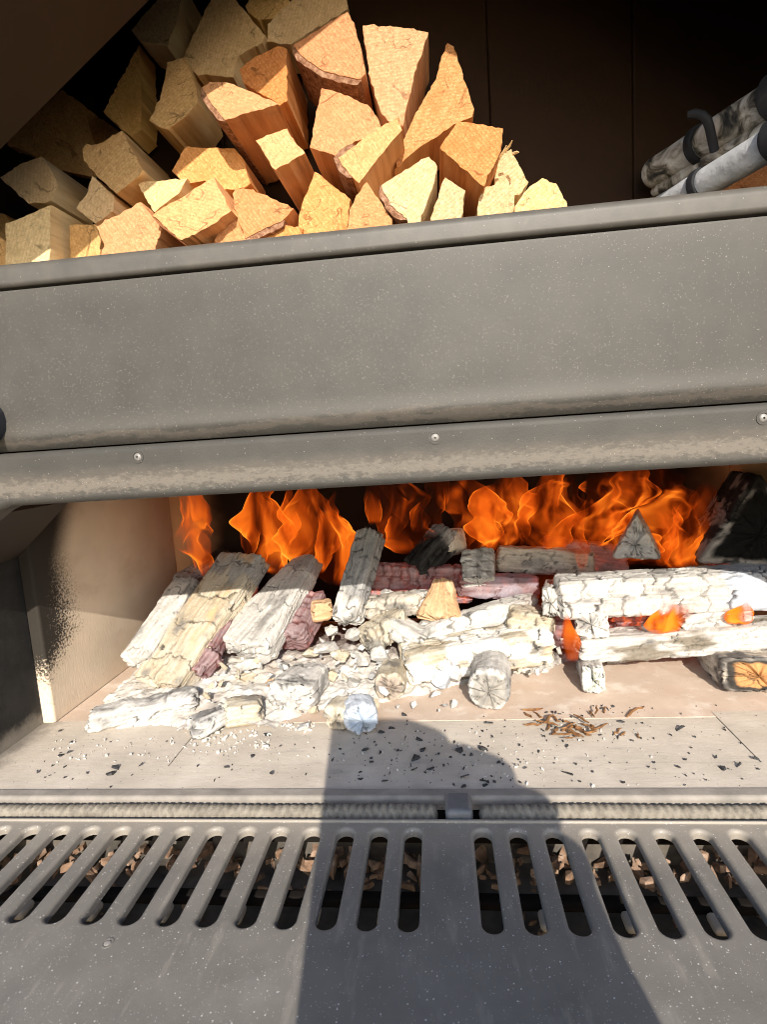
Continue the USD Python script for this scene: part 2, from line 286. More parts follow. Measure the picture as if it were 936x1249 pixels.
# black inner jambs and the slanted corner plates, then the linings
for s, XJ, XL in ((-1, LX - 0.013, LX), (1, RX + 0.013, RX)):
    a, b = sorted((XJ, XJ + s * 0.03))
    obj("jamb_panel", box(a, b, FY + 0.0215, 0.556, -0.004, 0.30), M_black, FP)
    a, b = sorted((XL, XL + s * 0.03))
    pan = Polygon([(0.5575, -0.003), (BY + 0.01, -0.003), (BY + 0.01, 0.33), (0.5575, 0.33)])
    obj("side_lining", rbox(a, b, 0.5575, BY - 0.0005, -0.003, 0.33, 0.0035, 16), M_lining if s < 0 else M_lining_r, FP, 30)
    # chamfer plate: from jamb (z .195) up and inward to z .245
    c0, c1 = (XJ + 0.0 * s, 0.190), (XJ - s * 0.068, 0.2475)
    q = [(c0[0], c0[1]), (c1[0], c1[1]), (c1[0], 0.262), (c0[0] + s * 0.012, 0.262), (c0[0] + s * 0.012, 0.19)]
    m = trimesh.creation.extrude_polygon(Polygon(q), 0.556 - FY - 0.022, engine="earcut"); v = m.vertices.copy(); m.vertices = np.c_[v[:, 0], FY + 0.0217 + v[:, 2], v[:, 1]]; m.fix_normals()
    obj("corner_plate", m, M_hood, FP)
obj("back_wall", box(LX - 0.03, RX + 0.03, BY, BY + 0.02, -0.003, 0.34), M_back, FP)
obj("firebox_ceiling", box(LX - 0.03, RX + 0.03, FY + 0.021, BY + 0.02, 0.345, 0.352), M_dark, FP)
obj("smoke_shelf", box(LX - 0.02, RX + 0.02, FY + 0.021, FY + 0.0255, 0.262, 0.344), M_dark, FP)
# hearth: steel apron with a cover plate let into it, then the fire tile
xa, xb, ya, yb = -0.268, 0.2595, 0.4715, 0.5505
apron = Manifold.cube((LX * -1 + RX + 0.06, 0.56 - 0.4235, 0.010)).translate((LX - 0.03, 0.4235, -0.010)) - Manifold.cube((xb - xa, yb - ya + 0.02, 0.02)).translate((xa, ya, -0.006))
ap = apron
obj("hearth_apron", ap, M_hearth, FP)
step = extr_x([(0.4212, -0.004)] + arc(0.4245, -0.0005, 0.0033, 180, 90, 6) + [(0.4330, 0.0022), (0.4345, 0.0004), (0.4345, -0.004)], LX - 0.03, RX + 0.03)
obj("apron_edge", step, M_edge, FP, 40)
obj("cover_plate", rbox(xa + 0.0008, xb - 0.0008, ya + 0.0007, yb - 0.0006, -0.0058, -0.0005, 0.0003, 8), M_hearth, FP)
tile = rbox(LX + 0.0005, RX - 0.0005, 0.5512, BY - 0.001, -0.009, -0.0006, 0.0004, 8)
obj("fire_tile", tile, M_tile, FP)
obj("under_hearth", box(LX - 0.03, RX + 0.03, 0.4235, BY, -0.03, -0.0105), M_dark, FP)
# gasket rope in its channel, two lengths with the latch between them
def rope(x0, x1, seed):
    nx, nt = int((x1 - x0) / 0.0011), 18
    x = np.linspace(x0, x1, nx); th = np.linspace(0, 2 * np.pi, nt, endpoint=False)
    X, T = np.meshgrid(x, th, indexing="ij")
    k = 2 * np.pi / 0.0062
    r = 0.0068 * (1 + 0.14 * np.maximum(np.sin(k * X + 2 * T), np.sin(k * X - 2 * T)) ) + 0.0006 * (meshkit.noise(np.stack([X * 300, np.cos(T) * 3, np.sin(T) * 3], -1), seed) - 0.5)
    r *= 1 + 0.05 * np.sin(X * 31 + seed)
    end = np.minimum(1, np.minimum(X - x0, x1 - X) / 0.004); r = r * np.sqrt(np.clip(1 - (1 - end) ** 2, 0.02, 1))
    V = np.stack([X, 0.4100 + r * np.cos(T) * 0.95, -0.0042 + r * np.sin(T) * 0.95], -1).reshape(-1, 3)
    i, j = np.meshgrid(np.arange(nx - 1), np.arange(nt), indexing="ij"); j2 = (j + 1) % nt
    F = np.concatenate([np.stack([i * nt + j, i * nt + j2, (i + 1) * nt + j2], -1).reshape(-1, 3), np.stack([i * nt + j, (i + 1) * nt + j2, (i + 1) * nt + j], -1).reshape(-1, 3)])
    return V, F[:, ::-1]
obj("gasket_rope", rope(-0.46, -0.0145, 3), M_rope, FP, True)
obj("gasket_rope", rope(0.0175, 0.44, 5), M_rope, FP, True)
obj("gasket_channel", box(LX - 0.03, RX + 0.03, 0.3985, 0.4235, -0.020, -0.0125), M_dark, FP)
obj("latch_block", rbox(-0.0085, 0.0125, 0.3988, 0.4245, -0.012, 0.0065, 0.004, 20), M_latch, FP, 30)
# front grate: one plate with rounded slots
def plate_with_slots(outer, holes, zt, th, r, seg=5):
    """A flat plate (x, y) with holes whose top edges are rounded over by r."""
    loops_all, V, F = [], [], []
    rings = [(r - r * math.sin(math.radians(a)), zt - r + r * math.cos(math.radians(a))) for a in np.linspace(0, 90, seg)] + [(0.0, zt - th)]
    top, bot = [], []
    for pts in holes:
        pts = np.asarray(pts); c = pts.mean(0)
        e = np.roll(pts, -1, 0) - np.roll(pts, 1, 0); e /= np.linalg.norm(e, axis=1, keepdims=True)
        nrm = np.c_[e[:, 1], -e[:, 0]]
        nrm *= np.sign(((pts - c) * nrm).sum(1))[:, None]
        k, b0 = len(pts), len(V)
        for i, z in rings:
            q = pts + nrm * i; V += [(x, y, z) for x, y in q]
        for a in range(len(rings) - 1):
            for j in range(k):
                b = (j + 1) % k; F += [[b0 + a * k + j, b0 + a * k + b, b0 + (a + 1) * k + b], [b0 + a * k + j, b0 + (a + 1) * k + b, b0 + (a + 1) * k + j]]
        top.append(pts + nrm * rings[0][0]); bot.append(pts)
    V = [tuple(map(float, v)) for v in V]
    for hs, z in ((top, zt), (bot, zt - th)):
        tv, tf = trimesh.creation.triangulate_polygon(Polygon(outer, [h for h in hs]), engine="earcut")
        b0 = len(V); V += [(x, y, z) for x, y in tv]; F += [[b0 + i for i in t] for t in tf]
    b0 = len(V); k = len(outer); V += [(x, y, zt) for x, y in outer] + [(x, y, zt - th) for x, y in outer]
    for j in range(k):
        b = (j + 1) % k; F += [[b0 + j, b0 + b, b0 + k + b], [b0 + j, b0 + k + b, b0 + k + j]]
    m = trimesh.Trimesh(V, F, process=False); m.merge_vertices(digits_vertex=7); trimesh.repair.fix_normals(m); return m
slots = []
pitch, xm, w = 0.02552, -0.0072, 0.0132
ytop, ybot = 0.3875, 0.3000
for k in list(range(-14, -0)) + list(range(1, 15)):
    xs = xm + (k + (0 if k > 0 else 0)) * pitch
    a = np.radians(np.linspace(0, 180, 11)); h = w / 2
    q = [(xs + h * math.cos(t), ytop - h + h * math.sin(t)) for t in a] + [(xs - h, ytop - h - (ytop - ybot - w) * s) for s in (0.25, 0.5, 0.75)] + [(xs + h * math.cos(t), ybot + h + h * math.sin(t)) for t in a + np.pi] + [(xs + h, ybot + h + (ytop - ybot - w) * s) for s in (0.25, 0.5, 0.75)]
    slots.append(q)
gr = plate_with_slots([(-0.60, 0.05), (0.60, 0.05), (0.60, 0.3988), (-0.60, 0.3988)], slots, 0.0, 0.0065, 0.0028, 6)
obj("front_grate", gr, M_grate, FP, 50)
obj("grate_edge", extr_x([(0.3935, -0.006)] + arc(0.3955, 0.0004, 0.0012, 180, 0, 7) + [(0.3985, -0.0005), (0.3985, -0.006)], -0.60, 0.60), M_grate, FP, 40)
p = at_z(131, 1150)
dm = trimesh.creation.annulus(0.0026, 0.0036, 0.0006); dm.apply_translation([p[0], p[1], 0.0001])
s = obj("screw", Manifold.sphere(0.0022, 16).scale((1, 1, 0.4)).translate((p[0], p[1], 0.0)), M_screw, FP, 30); obj("washer", dm, M_grate, s)
# ash pan under the grate with a cross bar
obj("ash_pan", cat([box(-0.6, 0.6, 0.05, 0.43, -0.062, -0.058), box(-0.6, 0.6, 0.425, 0.430, -0.058, -0.0205)]), M_pan, FP)
obj("pan_bar", rbox(-0.6, 0.6, 0.352, 0.362, -0.036, -0.028, 0.003, 10), M_dark, FP, 30)
for k in range(-13, 14):
    if k % 2 == 0: obj("pan_lug", rbox(xm + k * 0.027 + 0.004, xm + k * 0.027 + 0.018, 0.334, 0.349, -0.034, -0.028, 0.0028, 10), M_hearth, FP, 30)

# firewood shelf: floor, back, slanted hood sides
SB, SF, SH = 0.600, 0.334, 0.66                          # back wall, front edge of the hood, slope of its sides
obj("shelf_floor", box(X0, X1, FY + 0.0345, SB, 0.430, 0.438), M_hood, FP)
def hood_z(x): return 0.7525 - SH * abs(x + 0.006)
for i in range(9):                                       # back wall of upright boards
    xs = -0.60 + i * 0.1335
    obj("back_board", rbox(xs + 0.0003, xs + 0.1332, SB, SB + 0.012, 0.42, 1.10, 0.0015, 6), M_brown, FP)
for s in (-1, 1):
    xo = -0.006 + s * 0.58
    q = [(-0.006, hood_z(-0.006)), (xo, hood_z(xo)), (xo, hood_z(xo) + 0.34), (-0.006, hood_z(-0.006) + 0.34)]
    m = trimesh.creation.extrude_polygon(shapely.geometry.polygon.orient(Polygon(q)), 0.45 - SF, engine="earcut"); v = m.vertices.copy(); m.vertices = np.c_[v[:, 0], SF + v[:, 2], v[:, 1]]; m.fix_normals()
    obj("hood_side", m, M_hood, FP)
    for i in range(7):                                   # lining boards behind it, a little higher, running front to back
        a, b = -0.006 + s * (0.001 + i * 0.085), -0.006 + s * (0.0856 + i * 0.085)
        up = 0.26 + 0.0012 * (i % 2)
        q = [(a, hood_z(a) + up), (b, hood_z(b) + up), (b, hood_z(b) + up + 0.01), (a, hood_z(a) + up + 0.01)]
        m = trimesh.creation.extrude_polygon(shapely.geometry.polygon.orient(Polygon(q)), SB - 0.45, engine="earcut"); v = m.vertices.copy(); m.vertices = np.c_[v[:, 0], 0.45 + v[:, 2], v[:, 1]]; m.fix_normals()
        obj("ceiling_board", m, M_brown, FP)
obj("hood_shell", cat([box(-0.64, 0.64, SB + 0.0135, SB + 0.02, 0.40, 1.15), box(-0.64, 0.64, 0.30, SB + 0.013, 1.12, 1.14), box(-0.64, -0.62, 0.452, SB + 0.013, 0.40, 1.115), box(0.62, 0.64, 0.452, SB + 0.013, 0.40, 1.115)]), M_dark, FP)
# ------------------------------------------------------------------ firewood: split kindling stacked on the shelf
def wood_mat(name, dark, mid, light, grey, seed, cut=0.45):
    """Split wood: along the sides the grain runs front to back; the sawn ends show rings, pores and saw fuzz."""
    N = {"g": ("geometry", {}), "p": ("principled_bsdf", {"roughness": 0.75, "specular_ior_level": 0.2}), "oi": ("object_info", {}),
         "ofs": ("math", {"math_type": "multiply", "value2": 37.0}), "ov": ("combine_xyz", {}), "pos": ("vector_math", {"math_type": "add"}),
         "sm": ("mapping", {"mapping_type": "point", "scale": (120, 7, 120)}), "sn": ("noise_texture", {"scale": 1.0, "detail": 5.0, "roughness": 0.6, "distortion": 0.4}),
         "sr": ("rgb_ramp", {"ramp": [(0.30, dark), (0.5, mid), (0.72, light)]}),
         "wm": ("mapping", {"mapping_type": "point", "scale": (1, 0.05, 1), "rotation": (0, 0.5 + seed, 0)}), "wv": ("wave_texture", {"wave_type": "bands", "bands_direction": "x", "scale": 110.0, "distortion": 3.5, "detail": 4.0, "detail_scale": 3.0, "detail_roughness": 0.7}),
         "en": ("noise_texture", {"scale": 330.0, "detail": 5.0, "roughness": 0.8, "distortion": 0.6}), "eb": ("noise_texture", {"scale": 45.0, "detail": 4.0}),
         "e1": ("rgb_ramp", {"ramp": [(0.30, tuple(0.62 * c for c in mid)), (0.47, mid), (0.66, tuple(min(0.9, 1.12 * c) for c in light))]}),
         "ring": ("mix", {"color2": tuple(f * c for f, c in zip((0.86, 0.72, 0.60), mid))}), "rf": ("math", {"math_type": "multiply", "value2": 0.38}),
         "blot": ("mix", {"color2": grey}), "bf": ("map_range", {"range_type": "smoothstep", "from_min": 0.5, "from_max": 0.72, "to_max": cut, "clamp": True}),
         "pore": ("voronoi_texture", {"scale": 460.0}), "pf": ("map_range", {"from_min": 0.24, "from_max": 0.12, "to_min": 0.0, "to_max": 0.75, "clamp": True}), "pm": ("mix", {"color2": tuple(0.35 * c for c in dark)}), "pn": ("noise_texture", {"scale": 60.0, "detail": 2.0}), "pp": ("map_range", {"from_min": 0.48, "from_max": 0.62, "clamp": True}), "px": ("math", {"math_type": "multiply"}),
         "nx": ("separate_xyz", {}), "na": ("math", {"math_type": "absolute"}), "nf": ("map_range", {"from_min": 0.75, "from_max": 0.9, "clamp": True}), "mx": ("mix", {}),
         "hv": ("hsv", {}), "rs": ("map_range", {"from_min": 0.0, "from_max": 1.0, "to_min": 1.06, "to_max": 0.90}), "wn": ("white_noise_texture", {"dimensions": "1D"}), "rh": ("map_range", {"from_min": 0.0, "from_max": 1.0, "to_min": 0.4945, "to_max": 0.508}), "kn": ("noise_texture", {"scale": 24.0, "detail": 3.0, "distortion": 0.8}), "ks": ("math", {"math_type": "subtract", "value2": 0.5}), "ka": ("math", {"math_type": "absolute"}), "kf": ("map_range", {"from_min": 0.003, "from_max": 0.012, "to_min": 0.65, "to_max": 0.0, "clamp": True}), "kp": ("math", {"math_type": "multiply"}), "kk": ("mix", {"color2": tuple(0.30 * c for c in dark)}), "hvv": ("map_range", {"from_min": 0.0, "from_max": 1.0, "to_min": 0.86, "to_max": 1.12}),
         "b1": ("bump", {"strength": 0.9, "distance": 0.0016}), "b2": ("bump", {"strength": 0.35, "distance": 0.0015}), "bh": ("mix_float", {})}
    L = [("oi.random", "ofs.value1"), ("ofs.value", "ov.x"), ("ofs.value", "ov.z"), ("g.position", "pos.vector1"), ("ov.vector", "pos.vector2"),
         ("pos.vector", "sm.vector"), ("sm.vector", "sn.vector"), ("sn.fac", "sr.fac"), ("g.position", "wm.vector"), ("wm.vector", "wv.vector"), ("pos.vector", "en.vector"), ("pos.vector", "eb.vector"), ("en.fac", "e1.fac"),
         ("e1.color", "ring.color1"), ("wv.fac", "rf.value1"), ("rf.value", "ring.fac"), ("ring.color", "blot.color1"), ("eb.fac", "bf.value"), ("bf.result", "blot.fac"),
         ("pos.vector", "pore.vector"), ("pore.distance", "pf.value"), ("pos.vector", "pn.vector"), ("pn.fac", "pp.value"), ("pf.result", "px.value1"), ("pp.result", "px.value2"), ("px.value", "pm.fac"), ("blot.color", "pm.color1"),
         ("g.true_normal", "nx.vector"), ("nx.y", "na.value1"), ("na.value", "nf.value"), ("nf.result", "mx.fac"), ("sr.color", "mx.color1"), ("pos.vector", "kn.vector"), ("kn.fac", "ks.value1"), ("ks.value", "ka.value1"), ("ka.value", "kf.value"), ("kf.result", "kp.value1"), ("pp.result", "kp.value2"), ("kp.value", "kk.fac"), ("pm.color", "kk.color1"), ("kk.color", "mx.color2"), ("oi.random", "wn.w"), ("wn.value", "rs.value"), ("rs.result", "hv.saturation"), ("oi.random", "rh.value"), ("rh.result", "hv.hue"),
         ("mx.color", "hv.color"), ("oi.random", "hvv.value"), ("hvv.result", "hv.value"), ("hv.color", "p.base_color"),
         ("en.fac", "b1.height"), ("sn.fac", "b2.height"), ("b1.normal", "b2.normal"), ("b2.normal", "p.normal")]
    return usdkit.material(stage, "/World/Looks/" + name, N, L, surface="p.BSDF")
W = {"fresh": wood_mat("fresh_split_wood", (0.42, 0.17, 0.052), (0.60, 0.27, 0.098), (0.70, 0.375, 0.165), (0.60, 0.22, 0.07), 0.1),
     "orange": wood_mat("orange_split_wood", (0.42, 0.165, 0.05), (0.60, 0.28, 0.10), (0.68, 0.36, 0.15), (0.58, 0.22, 0.07), 0.7),
     "pink": wood_mat("pinkish_split_wood", (0.40, 0.18, 0.075), (0.58, 0.30, 0.13), (0.68, 0.41, 0.21), (0.54, 0.23, 0.09), 1.1, 0.7),
     "cream": wood_mat("cream_split_wood", (0.44, 0.28, 0.12), (0.60, 0.40, 0.19), (0.70, 0.52, 0.29), (0.50, 0.31, 0.13), 1.7),
     "grey": wood_mat("weathered_grey_wood", (0.52, 0.36, 0.18), (0.70, 0.53, 0.30), (0.78, 0.64, 0.40), (0.54, 0.39, 0.20), 2.3, 0.6),
     "brown": wood_mat("brown_aged_wood", (0.46, 0.25, 0.085), (0.64, 0.385, 0.16), (0.74, 0.49, 0.23), (0.50, 0.28, 0.105), 2.9, 0.6)}
M_bark = surf("reddish_bark", {"scale": 260.0, "detail": 6.0, "ramp": [(0.3, (0.10, 0.045, 0.025)), (0.5, (0.26, 0.13, 0.075)), (0.72, (0.42, 0.27, 0.18))]}, 0.9, 0.1, bumps=[(500, (1, 0.5, 1), 0.9, 0.002)])
RIM_V = lambda u: 320.5 - 0.1035 * u
def resample(poly, step):
    poly = np.asarray(poly, float); out, src = [], []
    for i in range(len(poly)):
        a, b = poly[i], poly[(i + 1) % len(poly)]
        n = max(1, int(round(np.linalg.norm(b - a) / step)))
        for k in range(n): out.append(a + (b - a) * k / n); src.append(i)
    return np.array(out), np.array(src)
def kindling(pix, d, mat, label, bark=(), tilt=(0, 0), seed=0, lean=(0, 0), y_end=None):
    r = np.random.default_rng(1000 + seed)
    Y = 0.475 + (d - 0.335) * 1.3
    pts = []
    for u, v in pix:
        p = at_y(u, v, Y)
        if v > RIM_V(u) + 6: p[2] = 0.4385
        pts.append(p[[0, 2]])
    pts = np.array(pts)
    if Polygon(pts).exterior.is_ccw is False: pts = pts[::-1]; bark = [len(pts) - 2 - b if len(pts) - 2 - b >= 0 else len(pts) - 1 for b in bark]
    o, src = resample(pts, 0.0032)
    c = o.mean(0)
    o = o + r.normal(0, 0.00035, o.shape) + 0.0009 * np.c_[meshkit.noise(np.c_[o * 160, o[:, :1] * 0 + seed], 5) - 0.5, meshkit.noise(np.c_[o * 160, o[:, :1] * 0 + seed], 9) - 0.5]
    o = np.where(o[:, 1:] < 0.4384, np.c_[o[:, 0], np.full(len(o), 0.4384)], o)
    yend = (y_end or 0.5955) - r.uniform(0.0, 0.02)
    ny = 9; V = []
    k = len(o)
    ts = np.concatenate([[0, 0.012], np.linspace(0, 1, ny)[1:]])
    for t in ts:
        y = Y + tilt[0] * (o[:, 0] - c[0]) + tilt[1] * (o[:, 1] - c[1])
        y = y * (1 - t) + yend * t
        wob = 0.0011 * (meshkit.noise(np.c_[o * 120, np.full(k, t * 3 + seed)], 3) - 0.5) * min(1, t * 5)
        q = c + (o - c) * (1 + wob[:, None] * 12) * (0.988 if t == 0 else 1.0) + np.array(lean) * t
        V.append(np.c_[q[:, 0], y, q[:, 1]])
    V = np.vstack(V); F = []
    for a in range(len(ts) - 1):
        for j in range(k):
            b = (j + 1) % k; F += [[a * k + j, a * k + b, (a + 1) * k + b], [a * k + j, (a + 1) * k + b, (a + 1) * k + j]]
    pg = Polygon(V[:k, [0, 2]])
    if not pg.is_valid: pg = Polygon(pts); 
    tv, tf = trimesh.creation.triangulate_polygon(Polygon(V[:k, [0, 2]]), engine="earcut")
    idx = cKDTree(V[:k, [0, 2]]).query(tv)[1]
    F += [list(idx[t]) for t in tf] + [list(idx[t][::-1] + (len(ts) - 1) * k) for t in tf]
    m = trimesh.Trimesh(V, F, process=False); trimesh.repair.fix_normals(m)
    base = np.array([c[0], (Y + yend) / 2, o[:, 1].min()])
    th = thing("firewood_log", base, label=label, cat="log", group="split firewood logs on the shelf")
    obj("wood", m, W[mat], th, 25)
    if bark:
        sel = np.isin(src, list(bark))
        run = [j for j in range(k) if sel[j]]
        if not run: return
        # rotate so that the run is contiguous
        st = next((j for j in run if (j - 1) % k not in run), run[0]); seq = [st]
        while (seq[-1] + 1) % k in run and len(seq) < len(run): seq.append((seq[-1] + 1) % k)
        seq.append((seq[-1] + 1) % k)
        n = len(seq); BV = []
        e = np.roll(o, -1, 0) - np.roll(o, 1, 0); e /= np.linalg.norm(e, axis=1, keepdims=True) + 1e-9
        nr = np.c_[e[:, 1], -e[:, 0]]
        for lay in (0, 1):
            for a, t in enumerate(ts):
                for q, j in enumerate(seq):
                    edge = min(1.0, min(q, n - 1 - q) / 1.5)
                    thick = (0.0010 + 0.0034 * edge + 0.0022 * (meshkit.noise(np.array([q * 0.7, t * 22, seed + 0.5])) - 0.5)) if lay else -0.0004
                    b = V[a * k + j]
                    BV.append([b[0] + nr[j, 0] * thick, b[1] + (0.0007 if a == 0 else 0), b[2] + nr[j, 1] * thick])
        BV = np.array(BV); T = len(ts); F = []
        for a in range(T - 1):
            for q in range(n - 1):
                for L0 in (0, T * n):
                    F += [[L0 + a * n + q, L0 + a * n + q + 1, L0 + (a + 1) * n + q + 1], [L0 + a * n + q, L0 + (a + 1) * n + q + 1, L0 + (a + 1) * n + q]]
        for q in range(n - 1):
            for a in (0, T - 1): F += [[a * n + q, a * n + q + 1, T * n + a * n + q + 1], [a * n + q, T * n + a * n + q + 1, T * n + a * n + q]]
        for a in range(T - 1):
            for q in (0, n - 1): F += [[a * n + q, (a + 1) * n + q, T * n + (a + 1) * n + q], [a * n + q, T * n + (a + 1) * n + q, T * n + a * n + q]]
        bm = trimesh.Trimesh(BV, F, process=False); bm.merge_vertices(); trimesh.repair.fix_normals(bm)
        obj("bark", bm, M_bark, th, 40)
KIND = [
 ([(6, 273), (56, 246), (58, 325), (22, 345), (10, 345)], .345, "grey", "weathered square log at the far left bottom of the stack, pointed corner up", (), (.1, .1)),
 ([(-15, 283), (3, 290), (22, 312), (22, 345), (-15, 345)], .350, "brown", "brown log sliver in the bottom left corner of the stack, cut off by the frame", (), (0, 0)),
 ([(-14, 256), (4, 261), (13, 272), (12, 292), (-14, 288)], .39, "brown", "small dark log at the left frame edge, above the bottom corner sliver", (), (0, 0)),
 ([(3, 219), (28, 203), (52, 192), (60, 203), (69, 225), (56, 245), (32, 247)], .365, "grey", "short rounded grey brown log above the pointed square log on the left", (), (.1, -.2)),
 ([(71, 106), (97, 125), (110, 170), (113, 216), (70, 209), (40, 190), (14, 181), (20, 160), (36, 137)], .415, "brown", "broad brown shaded log tucked under the slanted hood side", (), (.1, .1)),
 ([(97, 125), (112, 138), (145, 161), (136, 182), (112, 176)], .43, "brown", "thin brown wedge right of the broad shaded log under the hood", (), (0, 0)),
 ([(97, 177), (101, 172), (108, 175), (121, 172), (147, 158), (177, 209), (173, 218), (145, 238), (120, 217), (98, 193)], .36, "cream", "cream square log with ragged top edge and curved growth rings, left part of stack", (), (-.1, .1)),
 ([(114, 216), (138, 238), (137, 257), (115, 272), (94, 256), (107, 238)], .362, "grey", "small grey five sided log beneath the cream square log", (), (.1, -.1)),
 ([(115, 275), (169, 244), (197, 279), (190, 301), (188, 345), (115, 345), (126, 297)], .345, "fresh", "yellow log at the rim, left of the big orange faced log", (), (0, .1)),
 ([(84, 274), (118, 273), (123, 293), (118, 345), (86, 345)], .362, "brown", "rough brown log end at the rim, between pointed grey log and yellow log", (), (0, 0)),
 ([(157, 34), (170, 18), (200, -12), (226, -15), (218, 30), (207, 62), (172, 50)], .395, "grey", "shaded grey log with a dark crack at the top left under the hood", (), (-.15, .15)),
 ([(168, 52), (171, 110), (171, 158), (160, 168), (130, 141), (147, 100)], .40, "brown", "tall brown triangular log in shade, right of the black gap", (), (.2, 0)),
 ([(202, 72), (222, 65), (229, 82), (239, 104), (243, 125), (232, 141), (208, 162), (196, 158), (184, 149), (196, 118)], .372, "cream", "cream log with orange lower side and splintered upper left corner", (), (0, .15)),
 ([(223, 75), (232, 50), (252, 2), (258, -10), (282, -8), (323, 44), (321, 52), (292, 70), (286, 98), (264, 94), (243, 95)], .385, "grey", "largest grey faced log, high in the stack", (), (0, .1)),
 ([(299, 7), (312, -10), (345, -15), (354, 3), (339, 22), (316, 27), (303, 15)], .395, "cream", "small cream log at the very top edge of the photo", (), (0, .1)),
 ([(328, 34), (343, 14), (365, -10), (420, -14), (424, 8), (355, 58), (338, 57), (328, 56)], .39, "grey", "pale log with a dark knot at the top, behind the barked wedge", (), (.1, .1)),
 ([(289, 82), (308, 68), (339, 55), (350, 59), (352, 127), (343, 132), (318, 115), (297, 101)], .365, "fresh", "bright yellow square log in mid stack with long striped right side", (), (-.1, .1)),
 ([(242, 101), (252, 94), (273, 94), (296, 106), (325, 121), (341, 130), (309, 141), (278, 152), (259, 128)], .342, "orange", "jutting orange log with curved bark edge and large shaded underside", (7, 8), (0, .35)),
 ([(311, 170), (349, 153), (354, 164), (373, 188), (337, 211), (327, 196)], .340, "fresh", "small square log half in shadow, jutting out right below the orange log", (), (0, .25)),
 ([(209, 209), (224, 178), (285, 180), (297, 195), (306, 224), (300, 231), (270, 233), (250, 222), (228, 226)], .368, "fresh", "wide shaded tan log above the big orange faced log", (), (0, .1)),
 ([(185, 262), (221, 238), (257, 213), (270, 235), (282, 258), (268, 271), (225, 297), (204, 280)], .336, "orange", "big orange faced log with a reddish knot, standing on one corner at the rim", (), (0, .2)),
 ([(165, 222), (180, 221), (228, 218), (218, 236), (190, 260), (184, 252)], .362, "cream", "flat cream log wedged left above the big orange faced log", (), (0, .1)),
 ([(285, 255), (304, 288), (306, 345), (262, 345), (261, 293)], .347, "fresh", "narrow yellow triangular log at the rim, right of the big orange faced log", (), (0, 0)),
 ([(283, 235), (286, 228), (308, 230), (359, 254), (347, 269), (306, 289), (300, 292), (287, 258)], .345, "fresh", "fan shaped yellow log with bark along its lower right edge", (4, 5), (0, .1)),
 ([(313, 288), (346, 273), (368, 278), (373, 345), (314, 345)], .348, "fresh", "low yellow log at the rim under the fan shaped log", (), (0, 0)),
 ([(390, 104), (420, 113), (452, 130), (465, 150), (469, 166), (433, 175), (412, 193), (395, 188), (378, 182), (386, 135)], .350, "fresh", "large pale yellow log in mid stack below the barked wedge", (), (0, .12)),
 ([(412, 194), (434, 176), (466, 153), (487, 141), (490, 158), (474, 178), (438, 227), (430, 218), (418, 204)], .342, "fresh", "long yellow log with a bark strip and smooth brown underside, below the tall pink log", (7, 8, 0), (0, .1)),
 ([(357, 54), (423, 9), (431, 24), (441, 62), (447, 94), (441, 102), (420, 97), (400, 91), (379, 79), (364, 64)], .362, "fresh", "wedge log with a thick arc of bark, top middle of the stack", (5, 6, 7, 8, 9), (0, .15)),
 ([(441, 28), (455, 26), (461, 29), (480, 28), (497, 31), (522, 37), (514, 68), (505, 95), (492, 158), (480, 158), (466, 143), (451, 95)], .368, "pink", "tall pinkish trapezoid log at the top right of the stack", (), (0, .1)),
 ([(546, 47), (554, 52), (562, 79), (571, 108), (578, 133), (577, 144), (557, 152), (522, 176), (500, 191), (483, 212), (486, 187), (511, 130), (522, 112), (532, 94), (539, 65)], .372, "pink", "spire shaped rough log rising highest on the right", (), (0, .1)),
 ([(536, 180), (559, 143), (615, 154), (611, 184), (600, 210), (589, 232), (562, 206)], .347, "fresh", "square yellow log with cracked face and shaded lower left side, right of stack", (), (0, .2)),
 ([(465, 225), (523, 187), (534, 200), (530, 225), (514, 264), (512, 345), (500, 345), (497, 268), (476, 250)], .337, "cream", "cream log with bark on its lower left, at the rim below the spire log", (7, 8), (0, .1)),
 ([(543, 215), (568, 233), (564, 262), (563, 345), (519, 345), (527, 262)], .343, "cream", "small narrow cream log half shaded, at the rim below the square yellow log", (), (0, 0)),
 ([(604, 205), (608, 190), (623, 182), (645, 222), (634, 238), (602, 238)], .372, "cream", "pointed cream log behind the two rightmost rim logs", (), (0, 0)),
 ([(583, 255), (588, 228), (604, 226), (628, 230), (628, 345), (580, 345)], .352, "cream", "speckled cream log at the rim, second from the right end", (), (0, 0)),
 ([(628, 252), (640, 235), (650, 225), (662, 218), (678, 223), (692, 246), (693, 345), (628, 345)], .346, "cream", "ragged cream log at the right end of the stack", (), (0, 0)),
 ([(384, 209), (427, 243), (424, 272), (425, 345), (363, 345), (364, 265), (368, 250)], .352, "fresh", "triangular log at the rim in the shadow of the large pale yellow log", (), (0, 0)),
 ([(447, 221), (463, 244), (479, 268), (480, 345), (419, 345), (427, 252)], .340, "orange", "rough orange triangular log at the rim, left of the barked cream log", (), (0, 0)),
 ([(800, 260), (860, 222), (902, 205), (945, 186), (960, 200), (960, 262), (800, 262)], .42, "fresh", "lone tan log lying under the two rolled mats on the right", (), (0, 0)),
]
for i, (pix, d, mat, label, bark, tilt) in enumerate(KIND):
    kindling(pix, d, mat, label, bark, tilt, i)
